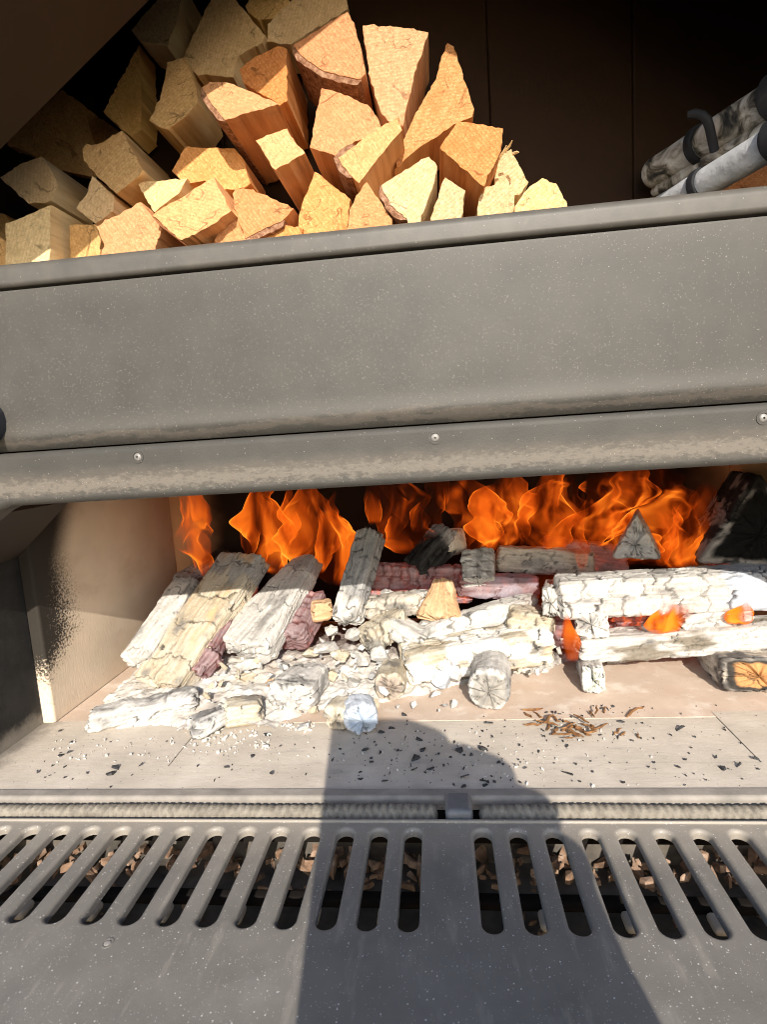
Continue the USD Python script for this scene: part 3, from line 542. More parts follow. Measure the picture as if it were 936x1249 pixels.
# splinters on the ragged log at the right
for i, (u, v, u2, v2) in enumerate(((616, 186, 625, 172), (608, 195, 618, 178), (626, 188, 633, 186))):
    a, b = at_y(u, v, 0.505), at_y(u2, v2, 0.497)
    obj("wood_splinter", tube([a, (a + b) / 2 + [0.001, 0, 0.0005], b], [0.0013, 0.0011, 0.0004], 6), W["cream"], None, 40, label=("tallest pale wood splinter above the pointed cream log", "pale wood splinter at the left of the pointed cream log", "pale wood splinter bent right above the pointed cream log")[i], cat="splinter", group="splinters at the right end of the stack")

# ------------------------------------------------------------------ two rolled mats on the right of the shelf
def roll_mat(name, ramp, sc):
    return surf(name, {"scale": sc, "detail": 4.0, "dist": 1.2, "ramp": ramp}, 0.8, 0.2, bumps=[(300, (1, 1, 1), 0.3, 0.001), (35, (1, 1, 1), 0.5, 0.004)])
M_camo = roll_mat("patterned_cloth", [(0.38, (0.02, 0.02, 0.02)), (0.45, (0.09, 0.08, 0.065)), (0.54, (0.30, 0.28, 0.25)), (0.68, (0.50, 0.50, 0.50))], 42.0)
M_white = roll_mat("pale_blue_cloth", [(0.3, (0.28, 0.288, 0.305)), (0.6, (0.42, 0.43, 0.45))], 20.0)
M_strap = surf("black_strap", (0.012, 0.013, 0.016), 0.7, 0.3)
def rolled(label, p0, p1, r, flat, mat, caps, seed, straps):
    th = thing("rolled_mat", (p0 + p1) / 2 - [0, 0, r], label=label, cat="rolled mat")
    a = p1 - p0; Ln = np.linalg.norm(a); a /= Ln
    s = np.cross(a, [0, -1, 0.25]); s /= np.linalg.norm(s); t = np.cross(s, a)
    nu, nv = 70, 40
    U, T = np.meshgrid(np.linspace(0, 1, nu), np.linspace(0, 2 * np.pi, nv, endpoint=False), indexing="ij")
    rr = r * (1 + 0.05 * (meshkit.fbm(np.stack([U * 9, np.cos(T) * 1.5 + seed, np.sin(T) * 1.5], -1)) - 0.5) * 2)
    for su in straps: rr *= 1 - 0.06 * np.exp(-((U - su) / 0.03) ** 2)
    rr *= np.sqrt(np.clip(1 - np.clip((0.06 - U) / 0.06, 0, 1) ** 2 * 0.75, 0.05, 1))
    V = p0 + U[..., None] * a * Ln + rr[..., None] * (np.cos(T)[..., None] * s + np.sin(T)[..., None] * t * flat)
    i, j = np.meshgrid(np.arange(nu - 1), np.arange(nv), indexing="ij"); j2 = (j + 1) % nv
    F = np.concatenate([np.stack([i * nv + j, i * nv + j2, (i + 1) * nv + j2], -1).reshape(-1, 3), np.stack([i * nv + j, (i + 1) * nv + j2, (i + 1) * nv + j], -1).reshape(-1, 3)])
    v = V.reshape(-1, 3); v = np.vstack([v, V[0].mean(0), V[-1].mean(0)]); n0 = nu * nv
    jj = np.arange(nv); j2 = (jj + 1) % nv
    F = np.vstack([F, np.c_[np.full(nv, n0), j2, jj], np.c_[np.full(nv, n0 + 1), (nu - 1) * nv + jj, (nu - 1) * nv + j2]])
    m = trimesh.Trimesh(v, F, process=False); trimesh.repair.fix_normals(m)
    obj("cloth", m, mat, th, 50)
    for su, w in straps_w(straps):
        q0, q1 = p0 + a * Ln * (su - w), p0 + a * Ln * (su + w)
        ring = [q0 + (q1 - q0) * k for k in (0, 1)]
        T1 = np.linspace(0, 2 * np.pi, 36, endpoint=False)
        outer = Manifold.batch_hull([Manifold.sphere(0.0015, 8).translate(tuple(q + (r * 1.045) * (math.cos(x) * s + math.sin(x) * t * flat))) for q in ring for x in T1])
        obj("strap", outer, M_strap, th, 40)
    if caps:
        q = p1 + a * 0.002
        T1 = np.linspace(0, 2 * np.pi, 30, endpoint=False)
        cap = Manifold.batch_hull([Manifold.sphere(0.003, 8).translate(tuple(p1 + a * dz + r * k * (math.cos(x) * s + math.sin(x) * t * flat))) for dz, k in ((-0.012, 1.07), (0.004, 1.02)) for x in T1])
        obj("end_cap", cap, M_strap, th, 40)
    return th, a, s, t
def straps_w(st): return [(s, 0.018) for s in st]
def bend(u0, v0, y0, u1, v1, y1): return at_y(u0, v0, y0), at_y(u1, v1, y1)
p0, p1 = bend(792, 216, 0.585, 966, 108, 0.455)
TH, _a, _s, _t = rolled("rolled mat in blotchy grey cloth with a hooked black strap, upper of the two", p0, p1, 0.0132, 1.0, M_camo, True, 1.0, (0.43,))
fl = [p0 + (p1 - p0) * k + np.array([0.004, -0.002, -0.0148]) for k in np.linspace(0.0, 1.0, 14)]
obj("flap", tube(fl, [0.004] + [0.0068] * 12 + [0.005], 14), M_camo, TH, 60)
hk = [at_y(u, v, y) for u, v, y in ((872, 184, .50), (869, 170, .495), (866, 156, .492), (863, 147, .49), (857, 141, .492), (848, 139, .495), (839, 141, .497))]
obj("strap_hook", tube(hk, [0.0034] * 6 + [0.0028], 10), M_strap, TH, 50)
p0, p1 = bend(796, 262, 0.565, 966, 161, 0.445)
rolled("pale rolled mat with black bands, lower of the two on the right", p0, p1, 0.0115, 1.0, M_white, True, 4.0, (0.42,))
# ------------------------------------------------------------------ the fire: ash, charred logs, embers
def ash_mat(name, bump=0.5, emis=None, rough=0.95):
    N = {"g": ("geometry", {}), "p": ("principled_bsdf", {"roughness": rough, "specular_ior_level": 0.08}), "at": ("attribute", {"attribute": "tint"}),
         "n": ("noise_texture", {"scale": 260.0, "detail": 6.0, "roughness": 0.7}), "r": ("map_range", {"from_min": 0.3, "from_max": 0.7, "to_min": 0.80, "to_max": 1.12}),
         "h": ("hsv", {}), "n2": ("noise_texture", {"scale": 900.0, "detail": 4.0}), "b": ("bump", {"strength": bump, "distance": 0.0012}), "b2": ("bump", {"strength": bump, "distance": 0.0006})}
    L = [("g.position", "n.vector"), ("n.fac", "r.value"), ("at.color", "h.color"), ("r.result", "h.value"), ("h.color", "p.base_color"), ("n.fac", "b.height"), ("g.position", "n2.vector"), ("n2.fac", "b2.height"), ("b.normal", "b2.normal"), ("b2.normal", "p.normal")]
    if emis:
        N.update({"en": ("noise_texture", {"scale": emis[1], "detail": 4.0, "roughness": 0.6}), "er": ("rgb_ramp", {"ramp": emis[2]})})
        N["p"][1]["emission_strength"] = emis[0]
        L += [("g.position", "en.vector"), ("en.fac", "er.fac"), ("er.color", "p.emission_color")]
    return usdkit.material(stage, "/World/Looks/" + name, N, L, surface="p.BSDF")
M_ash = ash_mat("ash_crust")
M_ember = ash_mat("dull_ember", 0.6, (0.30, 60.0, [(0.35, (0.02, 0.002, 0.001)), (0.55, (0.10, 0.012, 0.006)), (0.68, (0.35, 0.04, 0.012)), (0.8, (0.9, 0.16, 0.03))]))
M_hot = ash_mat("glowing_ember", 0.6, (0.6, 90.0, [(0.44, (0.015, 0.001, 0.001)), (0.56, (0.30, 0.03, 0.006)), (0.68, (1.0, 0.18, 0.03)), (0.8, (1.3, 0.4, 0.06))]))
STY = {"white": ((0.38, 0.36, 0.335), (0.58, 0.56, 0.53)), "cream": ((0.40, 0.325, 0.225), (0.54, 0.49, 0.40)), "grey": ((0.20, 0.20, 0.205), (0.40, 0.395, 0.385)), "char": ((0.010, 0.010, 0.010), (0.05, 0.048, 0.047)),
       "ember": ((0.12, 0.065, 0.066), (0.30, 0.232, 0.24)), "tan": ((0.48, 0.28, 0.15), (0.64, 0.45, 0.28)), "bluegrey": ((0.36, 0.40, 0.46), (0.58, 0.61, 0.66)), "greywhite": ((0.36, 0.34, 0.32), (0.66, 0.64, 0.60)), "ashgrey": ((0.34, 0.30, 0.26), (0.58, 0.52, 0.44))}
def mixc(a, b, t): return np.asarray(a) * (1 - t[..., None]) + np.asarray(b) * t[..., None]
def sstep(x, a, b):
    t = np.clip((x - a) / (b - a), 0, 1); return t * t * (3 - 2 * t)
def ashlog(p0, p1, w, h, style, seed, label, n=7.0, roll=0.0, taper=1.0, cell=(0.026, 0.018), crack=0.0024, cw=0.0021, lump=0.004, fib=0.0010, res=0.0020, mat=None, up=(0, 0, 1), ends=None, style2=None, split=None, patch=None, tri=False, bend_=0.0, group=None, cat_="charred log", erode=0.006, dens=0.6, blk=0.0016, smudge=0.75, ring=None, name="burnt_log"):
    """A burnt log: rounded section swept along its axis, cracked into blocks, lumpy and fibrous; its colours travel with it as a vertex tint."""
    p0, p1 = np.asarray(p0, float), np.asarray(p1, float)
    a = p1 - p0; Ln = np.linalg.norm(a); a /= Ln
    s = np.cross(a, up); s /= np.linalg.norm(s); t = np.cross(s, a)
    cr, sr = math.cos(roll), math.sin(roll); s, t = s * cr + t * sr, t * cr - s * sr
    per = 2 * (w + h) * 0.9
    nu, nv = max(10, int(Ln / res)), max(18, int(per / res))
    e = 0.5 * min(w, h)                                   # rounded ends
    capn = max(6, int(0.5 * max(w, h) / res))
    us = np.concatenate([np.full(capn, 0.0), np.linspace(0, 1, nu), np.full(capn, 1.0)])
    sc = np.concatenate([np.linspace(0.04, 0.95, capn), np.ones(nu), np.linspace(0.95, 0.04, capn)])
    sh = np.concatenate([-e * 0.12 * (1 - np.linspace(0.04, 0.95, capn) ** 2), np.zeros(nu), e * 0.12 * (1 - np.linspace(0.95, 0.04, capn) ** 2)])
    M = len(us)
    th = np.linspace(0, 2 * np.pi, nv, endpoint=False)
    U, T = np.meshgrid(us, th, indexing="ij"); SC = sc[:, None] * np.ones_like(T)
    c, si = np.cos(T), np.sin(T)
    if tri:
        ang = [math.pi / 2, math.pi * 7 / 6, math.pi * 11 / 6]
        k = np.max([np.cos(T - x - math.pi) for x in ang], axis=0); rad = 0.5 / np.maximum(k, 0.3) ; rad = np.minimum(rad, 0.93); px, py = rad * c, rad * si
    else:
        rad = (np.abs(c) ** n + np.abs(si) ** n) ** (-1 / n); px, py = 0.5 * rad * c, 0.5 * rad * si
    tp = 1 + (taper - 1) * U
    X = px * w * tp * SC; Yv = py * h * (0.5 + 0.5 * tp) * SC
    rim = np.sqrt(np.clip(1 - np.clip(1 - np.minimum(U, 1 - U) * Ln / (e * 0.22), 0, 1) ** 2 * 0.14, 0, 1))
    X *= rim; Yv *= rim
    S = U * Ln + sh[:, None]
    ero = erode * (meshkit.fbm(np.stack([c * 3.1 + seed, si * 3.1, U * 2], -1), 3) - 0.45) * 2
    S = S + np.where(U < 0.5, ero, -ero) * np.clip(1 - np.minimum(U, 1 - U) * Ln / 0.03, 0, 1)
    B = bend_ * np.sin(np.pi * U)
    q = p0 + S[..., None] * a + X[..., None] * s + (Yv + B)[..., None] * t
    d = X[..., None] * s + Yv[..., None] * t; ln = np.linalg.norm(d, axis=-1, keepdims=True) + 1e-6; d = d / ln
    cap = (SC < 0.99)
    d = np.where(cap[..., None], np.where((U < 0.5)[..., None], -a, a), d)
    # cracks: the char breaks into oblong blocks, rows along the log and staggered cross breaks, some of them open, some closed
    tb = T / (2 * np.pi); m2 = max(3, int(round(per / cell[1])))
    w1 = meshkit.fbm(np.stack([S * 40, c * 1.6 + seed, si * 1.6], -1), 3) - 0.5; w2 = meshkit.fbm(np.stack([S * 70 + 5, c * 2.4 + seed, si * 2.4], -1), 4) - 0.5
    rr_ = (tb * m2 + 1.5 * w1) % m2; row = np.floor(rr_).astype(int) % m2; fr = rr_ - np.floor(rr_)
    hsh = lambda i_, j_, k_: np.modf(np.abs(np.sin(i_ * 12.9898 + j_ * 78.233 + k_ * 37.719 + seed * 1.618) * 43758.5453))[0]
    cl = cell[0] * (0.65 + 1.1 * hsh(row, 3, 1)); ss = S / cl + hsh(row, 1, 2) + 0.9 * w2; col_ = np.floor(ss).astype(int); fc = ss - np.floor(ss)
    jit = 0.35 * (hsh(row, col_, 4) - 0.5)
    dc0, dc1 = np.abs(fc - np.clip(jit, 0, 1)) * cl, (1 - fc) * cl
    dr = np.minimum(fr, 1 - fr) * cell[1]; rb = np.where(fr < 0.5, row, (row + 1) % m2)
    dc = np.minimum(fc, 1 - fc) * cl; cb = np.where(fc < 0.5, col_, col_ + 1)
    wid = cw * (0.5 + 1.1 * meshkit.noise(np.stack([S * 60, c * 2, si * 2 + seed], -1)))
    kc = (1 - sstep(dc, wid * 0.30, wid * 1.0)) * np.where(hsh(row, cb, 5) < dens, 0.5 + 0.5 * hsh(row, cb, 6), 0.0)
    kr = (1 - sstep(dr, wid * 0.20, wid * 0.75)) * np.where(hsh(rb, np.floor(ss * 0.7), 7) < dens * 0.38, 0.30 + 0.5 * hsh(rb, col_, 8), 0.0)
    ck = np.maximum(kc, kr) * np.where(cap, 0.0, 1.0)
    s3 = S / (cl * 0.30) + 2.2 * w2 + hsh(row, 2, 11); i3 = np.floor(s3); f3 = np.abs(s3 - i3 - 0.5); half = np.floor(rr_ * 3)
    chk = (1 - sstep((0.5 - f3) * cl * 0.30, 0.0002, 0.0008)) * np.where(hsh(half, i3, 12) < 0.34, 0.7, 0.0) * np.where(cap, 0.0, 1.0)
    ge = np.abs(meshkit.fbm(q * 75 + seed, 2) - 0.5); ck = np.maximum(ck, np.where(cap, (1 - sstep(ge, 0.006, 0.030)) * 0.8, 0.0))
    ck = np.maximum(ck, 0.55 * chk)
    keep = np.where(cap, 0.6, 0.2 + 0.8 * hsh(row, col_, 9))
    lum = meshkit.fbm(q * 45 + seed * 3.3, 4) - 0.5
    fine = meshkit.fbm(q * 260 + seed, 3) - 0.5
    fibn = np.where(cap, 0.03, 1.0) * (meshkit.fbm(np.stack([S * 30 + seed, T * per / 0.009, T * 0 + 3.0], -1), 3) - 0.5)
    disp = lum * lump * 1.3 + fine * 0.0016 + fibn * fib * 3 - ck * crack + (keep - 0.6) * blk
    q = q + d * disp[..., None]
    # tint
    lo, hi = STY[style]
    tone = np.clip(0.55 + lum * 1.3 + fibn * 1.5 + (keep - 0.6) * 0.4, 0, 1)
    col = mixc(lo, hi, tone)
    if style in ('white', 'cream', 'greywhite', 'ashgrey'):
        sm = sstep(meshkit.fbm(np.stack([S * 26 + seed, X * 52, Yv * 52 + 7], -1), 5), 0.54, 0.72) * smudge; col = col * (1 - sm[..., None]) + np.array((0.15, 0.145, 0.14)) * sm[..., None]
    if style2 is not None:
        lo2, hi2 = STY[style2]; col2 = mixc(lo2, hi2, tone); at, soft = split
        k = sstep(U + 0.10 * (meshkit.fbm(q * 70 + 9, 3) - 0.5) * 2, at - soft, at + soft); col = col * (1 - k[..., None]) + col2 * k[..., None]
    if patch is not None:
        pc, lo_, hi_, fr = patch; k = sstep(meshkit.fbm(np.stack([S * fr, X * 45 + seed, Yv * 45], -1), 4), lo_, hi_); col = col * (1 - k[..., None] * 0.9) + np.asarray(pc) * k[..., None] * 0.9
    if ends is not None:
        e0, e1 = ends
        for cc, side in ((e0, U < 0.5), (e1, U >= 0.5)):
            if cc is None: continue
            k = np.where(cap & side, sstep(0.95 - SC + 0.25 * (meshkit.fbm(q * 110, 3) - 0.5), 0.02, 0.16), 0)
            if ring is not None: kr2 = np.where(cap & side, sstep(0.97 - SC, 0.0, 0.05), 0); col = col * (1 - kr2[..., None]) + np.asarray(ring) * kr2[..., None]; k = np.where(cap & side, sstep(0.80 - SC + 0.3 * (meshkit.fbm(q * 90, 3) - 0.5), 0.0, 0.12), 0)
            cc = np.asarray(cc) * (0.7 + 0.6 * meshkit.fbm(q * 130 + 3, 4))[..., None]
            col = col * (1 - k[..., None]) + cc * k[..., None]
    crk = {"char": (0.006, 0.006, 0.006), "ember": (0.05, 0.012, 0.010), "grey": (0.03, 0.03, 0.03)}.get(style, (0.032, 0.029, 0.027))
    col = col * (1 - 0.92 * ck[..., None]) + np.asarray(crk) * 0.92 * ck[..., None]
    V = q.reshape(-1, 3); V = np.vstack([V, q[0].mean(0), q[-1].mean(0)]); col = np.vstack([col.reshape(-1, 3), col[0].mean(0), col[-1].mean(0)])
    i, j = np.meshgrid(np.arange(M - 1), np.arange(nv), indexing="ij"); j2 = (j + 1) % nv
    F = np.concatenate([np.stack([i * nv + j, i * nv + j2, (i + 1) * nv + j2], -1).reshape(-1, 3), np.stack([i * nv + j, (i + 1) * nv + j2, (i + 1) * nv + j], -1).reshape(-1, 3)])
    jj = np.arange(nv); j2 = (jj + 1) % nv
    F = np.vstack([F, np.c_[np.full(nv, M * nv), j2, jj], np.c_[np.full(nv, M * nv + 1), (M - 1) * nv + jj, (M - 1) * nv + j2]])
    tm = trimesh.Trimesh(V, F, process=False)
    if tm.volume < 0: F = F[:, ::-1]
    V[:, 2] = np.maximum(V[:, 2], -0.0003)
    return obj(name, (V, F), mat or M_ash, None, True, tint=col, label=label, cat=cat_, group=group)
A = at_y
G1 = "burnt logs in the fire"
def B(*a, **k): k.setdefault("group", G1); return ashlog(*a, **k)
# left: leaning slabs
B(A(196, 836, .622), A(300, 682, .775), .080, .030, "cream", 11, "big cream ash slab leaning up at the left, top end grey and blocky", n=9, cell=(.034, .026), crack=.0030, cw=.0026, lump=.0022, dens=.85, res=.0014, style2="grey", split=(.80, .05), patch=((0.62, 0.40, 0.22), .60, .78, 30))
B(A(168, 808, .645), A(232, 712, .765), .040, .030, "white", 12, "narrow white ash log lying against the left edge of the big cream slab", n=7, cell=(.030, .02), lump=.003, res=.0016, style2="grey", split=(.92, .04))
B(A(222, 708, .79), A(276, 676, .85), .045, .018, "grey", 13, "dark grey charred plank behind the top of the big cream slab", n=5, style2="char", split=(.5, .2))
B(A(296, 792, .660), A(378, 684, .785), .096, .034, "white", 14, "broad white ash log narrowing to a grey tip, second from the left", n=7, taper=.42, cell=(.034, .028), crack=.002, cw=.0015, lump=.0035, res=.0015, style2="grey", split=(.83, .05))
B(A(423, 757, .690), A(453, 652, .775), .036, .030, "greywhite", 15, "upright grey charred log standing in the middle of the flames, white foot", n=8, cell=(.024, .010), crack=.0022, lump=.003, res=.0013, style2="grey", split=(.25, .06))
B(A(255, 795, .655), A(303, 712, .755), .030, .030, "ember", 16, "dull red ember strip between the two left slabs", mat=M_ember, n=3)
B(A(240, 822, .63), A(262, 798, .65), .028, .026, "ember", 17, "small dull red ember under the lower right corner of the cream slab", mat=M_ember, n=3)
B(A(352, 782, .68), A(383, 730, .745), .050, .034, "ember", 18, "purplish red ember block right of the broad white log", mat=M_ember, n=7, cell=(.014, .014))
B(A(383, 745, .70), A(404, 743, .705), .026, .024, "tan", 19, "little tan block left of the foot of the upright grey log", n=9, cell=(.04, .04))
B(A(325, 700, .81), A(352, 655, .85), .040, .035, "char", 20, "black charred log behind the grey tip of the broad white log", n=3)
B(A(296, 760, .70), A(322, 735, .725), .030, .020, "bluegrey", 21, "pale blue grey cracked piece between the cream slab and the broad white log", n=7, cell=(.012, .012))
# middle: embers and stubs
B(A(448, 702, .765), A(562, 706, .765), .030, .036, "ember", 22, "ribbed purple ember log lying across the middle under the flames", mat=M_ember, n=6, cell=(.017, .03), crack=.004, cw=.0022)
B(A(560, 712, .75), A(655, 716, .75), .030, .030, "ember", 23, "purple grey ember log continuing right of the fluffy white chunk", mat=M_ember, n=7, cell=(.03, .03), patch=((0.30, 0.27, 0.31), .45, .6, 30))
B(A(440, 724, .755), A(575, 729, .755), .020, .014, "ember", 24, "glowing orange red ember line under the ribbed purple log", mat=M_hot, n=3)
B(A(508, 696, .765), A(548, 650, .80), .040, .038, "char", 25, "black fibrous charred stub rising above the tan cone", n=8, cell=(.02, .008), fib=.0016, style2="grey", split=(.75, .15))
B(A(552, 674, .79), A(548, 650, .80), .042, .034, "ashgrey", 26, "rounded grey knob beside the black fibrous stub", n=2.3, cell=(.05, .05))
B(A(584, 712, .735), A(583, 676, .775), .044, .030, "greywhite", 27, "fluffy grey and white ash chunk in the middle of the fire", n=7, lump=.006, cell=(.013, .013))
B(A(536, 755, .692), A(541, 708, .722), .062, .030, "tan", 28, "tan cone shaped chunk in the centre of the fire", n=4, taper=.35, cell=(.03, .03), crack=.001, lump=.006)
B(A(608, 680, .79), A(722, 688, .785), .036, .036, "ashgrey", 29, "knotty grey log lying behind the centre, white right end", n=3.2, cell=(.03, .012), lump=.006, style2="cream", split=(.72, .1))
B(A(664, 672, .83), A(762, 684, .83), .040, .044, "ember", 30, "dark purple log behind the white topmost log, flames above it", n=4, mat=M_ember, style2="grey", split=(.3, .1))
B(A(776, 664, .722), A(778, 652, .82), .035, .039, "white", 31, "triangular log end pointing at the viewer above the long white log", tri=True, cell=(.02, .012), ends=((0.46, 0.465, 0.475), None), lump=.003)
# right: the stacked white logs
B(A(680, 727, .665), A(965, 713, .665), .050, .045, "white", 32, "long white ash log across the top of the right pile", n=9, cell=(.034, .024), crack=.0024, cw=.0025, lump=.0020, dens=.75, res=.0014, style2="bluegrey", split=(.70, .02))
B(A(704, 789, .652), A(965, 769, .652), .040, .031, "white", 33, "long log with brown grey patches under the white one, right pile", n=6, cell=(.05, .03), cw=.0018, lump=.003, res=.0014, patch=((0.17, 0.145, 0.11), .50, .60, 16))
B(at_z(724, 829, .0165), A(712, 792, .74), .024, .030, "greywhite", 34, "pale stub sticking out to the front at the left foot of the right pile", n=7, cell=(.02, .02), ends=((0.56, 0.57, 0.50), None), lump=.002)
B(at_z(926, 824, .020), A(872, 786, .74), .070, .036, "ashgrey", 35, "thick log at the right bottom with an orange unburnt core in its end", n=8, cell=(.013, .05), crack=.003, ends=((0.46, 0.24, 0.10), None), ring=(0.05, 0.045, 0.04), smudge=1.0, lump=.002, patch=((0.10, 0.09, 0.085), .5, .62, 24))
B(A(722, 762, .635), A(718, 752, .74), .036, .030, "greywhite", 36, "grey white block between the two long right logs at their left end", n=7, cell=(.015, .015))
B(A(672, 735, .655), A(676, 722, .73), .020, .034, "greywhite", 37, "small flaky pieces at the left end of the long white log", n=8, cell=(.012, .012))
B(A(828, 757, .655), A(908, 744, .66), .030, .020, "greywhite", 38, "curled pale piece in the gap between the two long right logs", n=8, cell=(.02, .02), lump=.006)
B(A(745, 756, .70), A(840, 744, .70), .040, .034, "ember", 39, "dark red ember in the gap between the two long right logs", mat=M_hot, n=3)
B(A(655, 762, .70), A(712, 772, .70), .040, .038, "ember", 40, "red cracked ember at the left foot of the right pile", mat=M_ember, n=8, cell=(.012, .012))
B(A(926, 652, .68), A(893, 634, .84), .074, .074, "char", 41, "big black charred log at the right frame edge with a white ash fringe", tri=True, n=7, cell=(.04, .03), ends=((0.010, 0.010, 0.010), None), lump=.003, patch=((0.34, 0.32, 0.30), .46, .58, 34))
B(A(880, 664, .705), A(965, 690, .69), .022, .018, "white", 42, "white ash fringe running under the big black log at the right", n=4, lump=.006, patch=((0.02, 0.02, 0.02), .55, .65, 60))
B(A(868, 680, .715), A(925, 690, .71), .030, .024, "ember", 43, "glowing red ember under the big black log at the right", mat=M_hot, n=3)
# centre front: the big white ash logs and stubs
B(A(515, 779, .680), A(654, 737, .715), .030, .028, "white", 44, "upper white ash branch of the centre with a rounded right tip", n=4, cell=(.03, .02), lump=.004, res=.0015, bend_=.004)
B(A(494, 808, .650), A(668, 779, .670), .060, .040, "cream", 45, "long cream and white ash log across the centre front", n=8, cell=(.028, .018), lump=.005, crack=.0018, res=.0014, patch=((0.80, 0.78, 0.74), .45, .6, 30))
B(A(620, 762, .69), A(672, 770, .68), .060, .050, "cream", 46, "bulky cracked cream end of the centre ash logs, right side", n=4, cell=(.015, .012), lump=.005)
B(at_z(632, 811, .009), at_z(662, 809, .009), .026, .018, "white", 47, "small white chunk at the lower right of the centre ash logs", n=3)
B(at_z(597, 842, .0225), A(600, 800, .670), .044, .044, "white", 48, "round stub facing the viewer with a grey cracked end", n=2.6, cell=(.03, .03), ends=((0.30, 0.28, 0.25), None), lump=.002, dens=.25, blk=.0004)
B(at_z(475, 838, .0165), A(480, 818, .650), .034, .030, "cream", 49, "small stub with a horseshoe shaped white end left of the round stub", n=3.2, ends=((0.34, 0.28, 0.23), None), cell=(.03, .03), dens=.25, blk=.0004)
B(at_z(354, 850, .018), at_z(380, 822, .020), .056, .034, "white", 50, "white wedge chunk in front of the broad white log", n=5, taper=.8, cell=(.03, .03), lump=.005, dens=.25, blk=.0008)
B(at_z(442, 878, .0165), at_z(437, 862, .0165), .034, .030, "bluegrey", 51, "blue grey cracked stub at the edge of the tile, right half of a pair", n=2.6, cell=(.03, .03), ends=((0.36, 0.42, 0.50), None), lump=.002, dens=.25, blk=.0004)
B(at_z(411, 877, .0140), at_z(420, 863, .0140), .030, .026, "cream", 52, "cream stub at the edge of the tile, left half of a pair", n=2.6, cell=(.03, .03), lump=.004, dens=.25, blk=.0004)
B(at_z(112, 876, .010), at_z(238, 852, .012), .036, .022, "white", 53, "flaky white ash ridge at the far left front", n=3.2, lump=.010, cell=(.016, .012), dens=.25, blk=.0008)
B(at_z(278, 870, .012), at_z(318, 864, .012), .030, .024, "cream", 54, "cream grained block lying at the left front edge of the ash", n=8, cell=(.05, .05), dens=.25, blk=.0008)
B(at_z(236, 888, .009), at_z(274, 870, .010), .032, .018, "white", 55, "loose white ash clump left of the cream grained block", n=3.2, lump=.008, cell=(.012, .012), dens=.25, blk=.0008)
B(A(478, 760, .685), A(520, 786, .668), .030, .026, "white", 56, "short white log tilted down to the right, left of the centre logs", n=5, lump=.004)
B(A(450, 740, .715), A(512, 735, .715), .030, .028, "ashgrey", 57, "blocky grey ash log right of the foot of the upright grey log", n=7, cell=(.010, .012))
B(A(446, 782, .675), A(492, 752, .70), .038, .030, "cream", 58, "ribbed cream ash piece in the middle, left of the short white log", n=8, cell=(.009, .02))
B(A(500, 732, .72), A(520, 730, .72), .022, .024, "greywhite", 59, "small square grey block left of the tan cone", n=6)
# the bed of ash under it all
front = [(103, 886), (150, 886), (175, 880), (212, 884), (222, 914), (282, 904), (330, 892), (345, 874), (380, 862), (430, 858), (470, 852), (520, 842), (560, 830), (600, 822), (640, 818), (668, 815), (694, 800), (740, 806), (800, 800)]
fxy = [at_z(u, v, 0.0032)[:2] for u, v in front]
heap_poly = Polygon([*fxy, (0.30, 0.80), (0.20, 0.86), (-0.40, 0.86), (-0.425, 0.70), (-0.415, 0.62)]).buffer(0)
gx, gy = np.meshgrid(np.arange(-0.435, 0.32, 0.0022), np.arange(0.535, 0.872, 0.0022), indexing="ij")
inside = shapely.contains_xy(heap_poly, gx, gy)
from scipy.ndimage import distance_transform_edt
dist = distance_transform_edt(inside) * 0.0022 - distance_transform_edt(~inside) * 0.0022
P3 = np.stack([gx, gy, gx * 0], -1)
dist = dist + 0.022 * (meshkit.fbm(P3 * 60, 4, 3) - 0.5)
hz = 0.013 * sstep(dist, 0.01, 0.12) * np.where(gx > 0.15, 0.25, 1) + 0.006 * sstep(dist, -0.002, 0.012) * (meshkit.fbm(P3 * 70, 4, 8)) 
hz += sstep(dist, 0, 0.012) * (0.005 * np.abs(meshkit.fbm(P3 * 110, 4, 11) - 0.5) * 2 + 0.010 * (meshkit.fbm(P3 * 40, 3, 21) - 0.45))
cc, ci = cKDTree(rng.uniform([-0.44, 0.53], [0.32, 0.88], (2600, 2))).query(np.c_[gx.ravel(), gy.ravel()] + 0.004 * np.c_[meshkit.fbm(P3.reshape(-1, 3) * 200, 2, 1) - 0.5, meshkit.fbm(P3.reshape(-1, 3) * 200, 2, 2) - 0.5], k=2)
flake = np.random.default_rng(3).uniform(0, 1, 2600)[ci[:, 0]].reshape(gx.shape)
hz += sstep(dist, 0.0, 0.006) * 0.0022 * flake
zz = np.where(dist > 0, 0.0002 + hz, 0.0032 - 0.006)
zz = np.where(dist > 0, zz, np.maximum(-0.004, -0.0004 + dist * 0.6))
nx_, ny_ = gx.shape
okc = dist > -0.004
i, j = np.meshgrid(np.arange(nx_ - 1), np.arange(ny_ - 1), indexing="ij")
keepq = (okc[:-1, :-1] & okc[1:, :-1] & okc[:-1, 1:] & okc[1:, 1:])
a, b, c_, d_ = i * ny_ + j, (i + 1) * ny_ + j, (i + 1) * ny_ + j + 1, i * ny_ + j + 1
F = np.concatenate([np.stack([a, b, c_], -1)[keepq], np.stack([a, c_, d_], -1)[keepq]])
V = np.stack([gx, gy, zz], -1).reshape(-1, 3)
tone = np.clip(0.55 + 1.2 * (meshkit.fbm(P3 * 30, 3, 5) - 0.5) + 0.5 * (flake - 0.5), 0, 1)
colr = mixc((0.52, 0.47, 0.41), (0.66, 0.64, 0.61), tone)
kk = sstep(meshkit.fbm(P3 * 26, 3, 31), 0.60, 0.72); colr = colr * (1 - 0.6 * kk[..., None]) + np.array((0.40, 0.34, 0.30)) * 0.6 * kk[..., None]
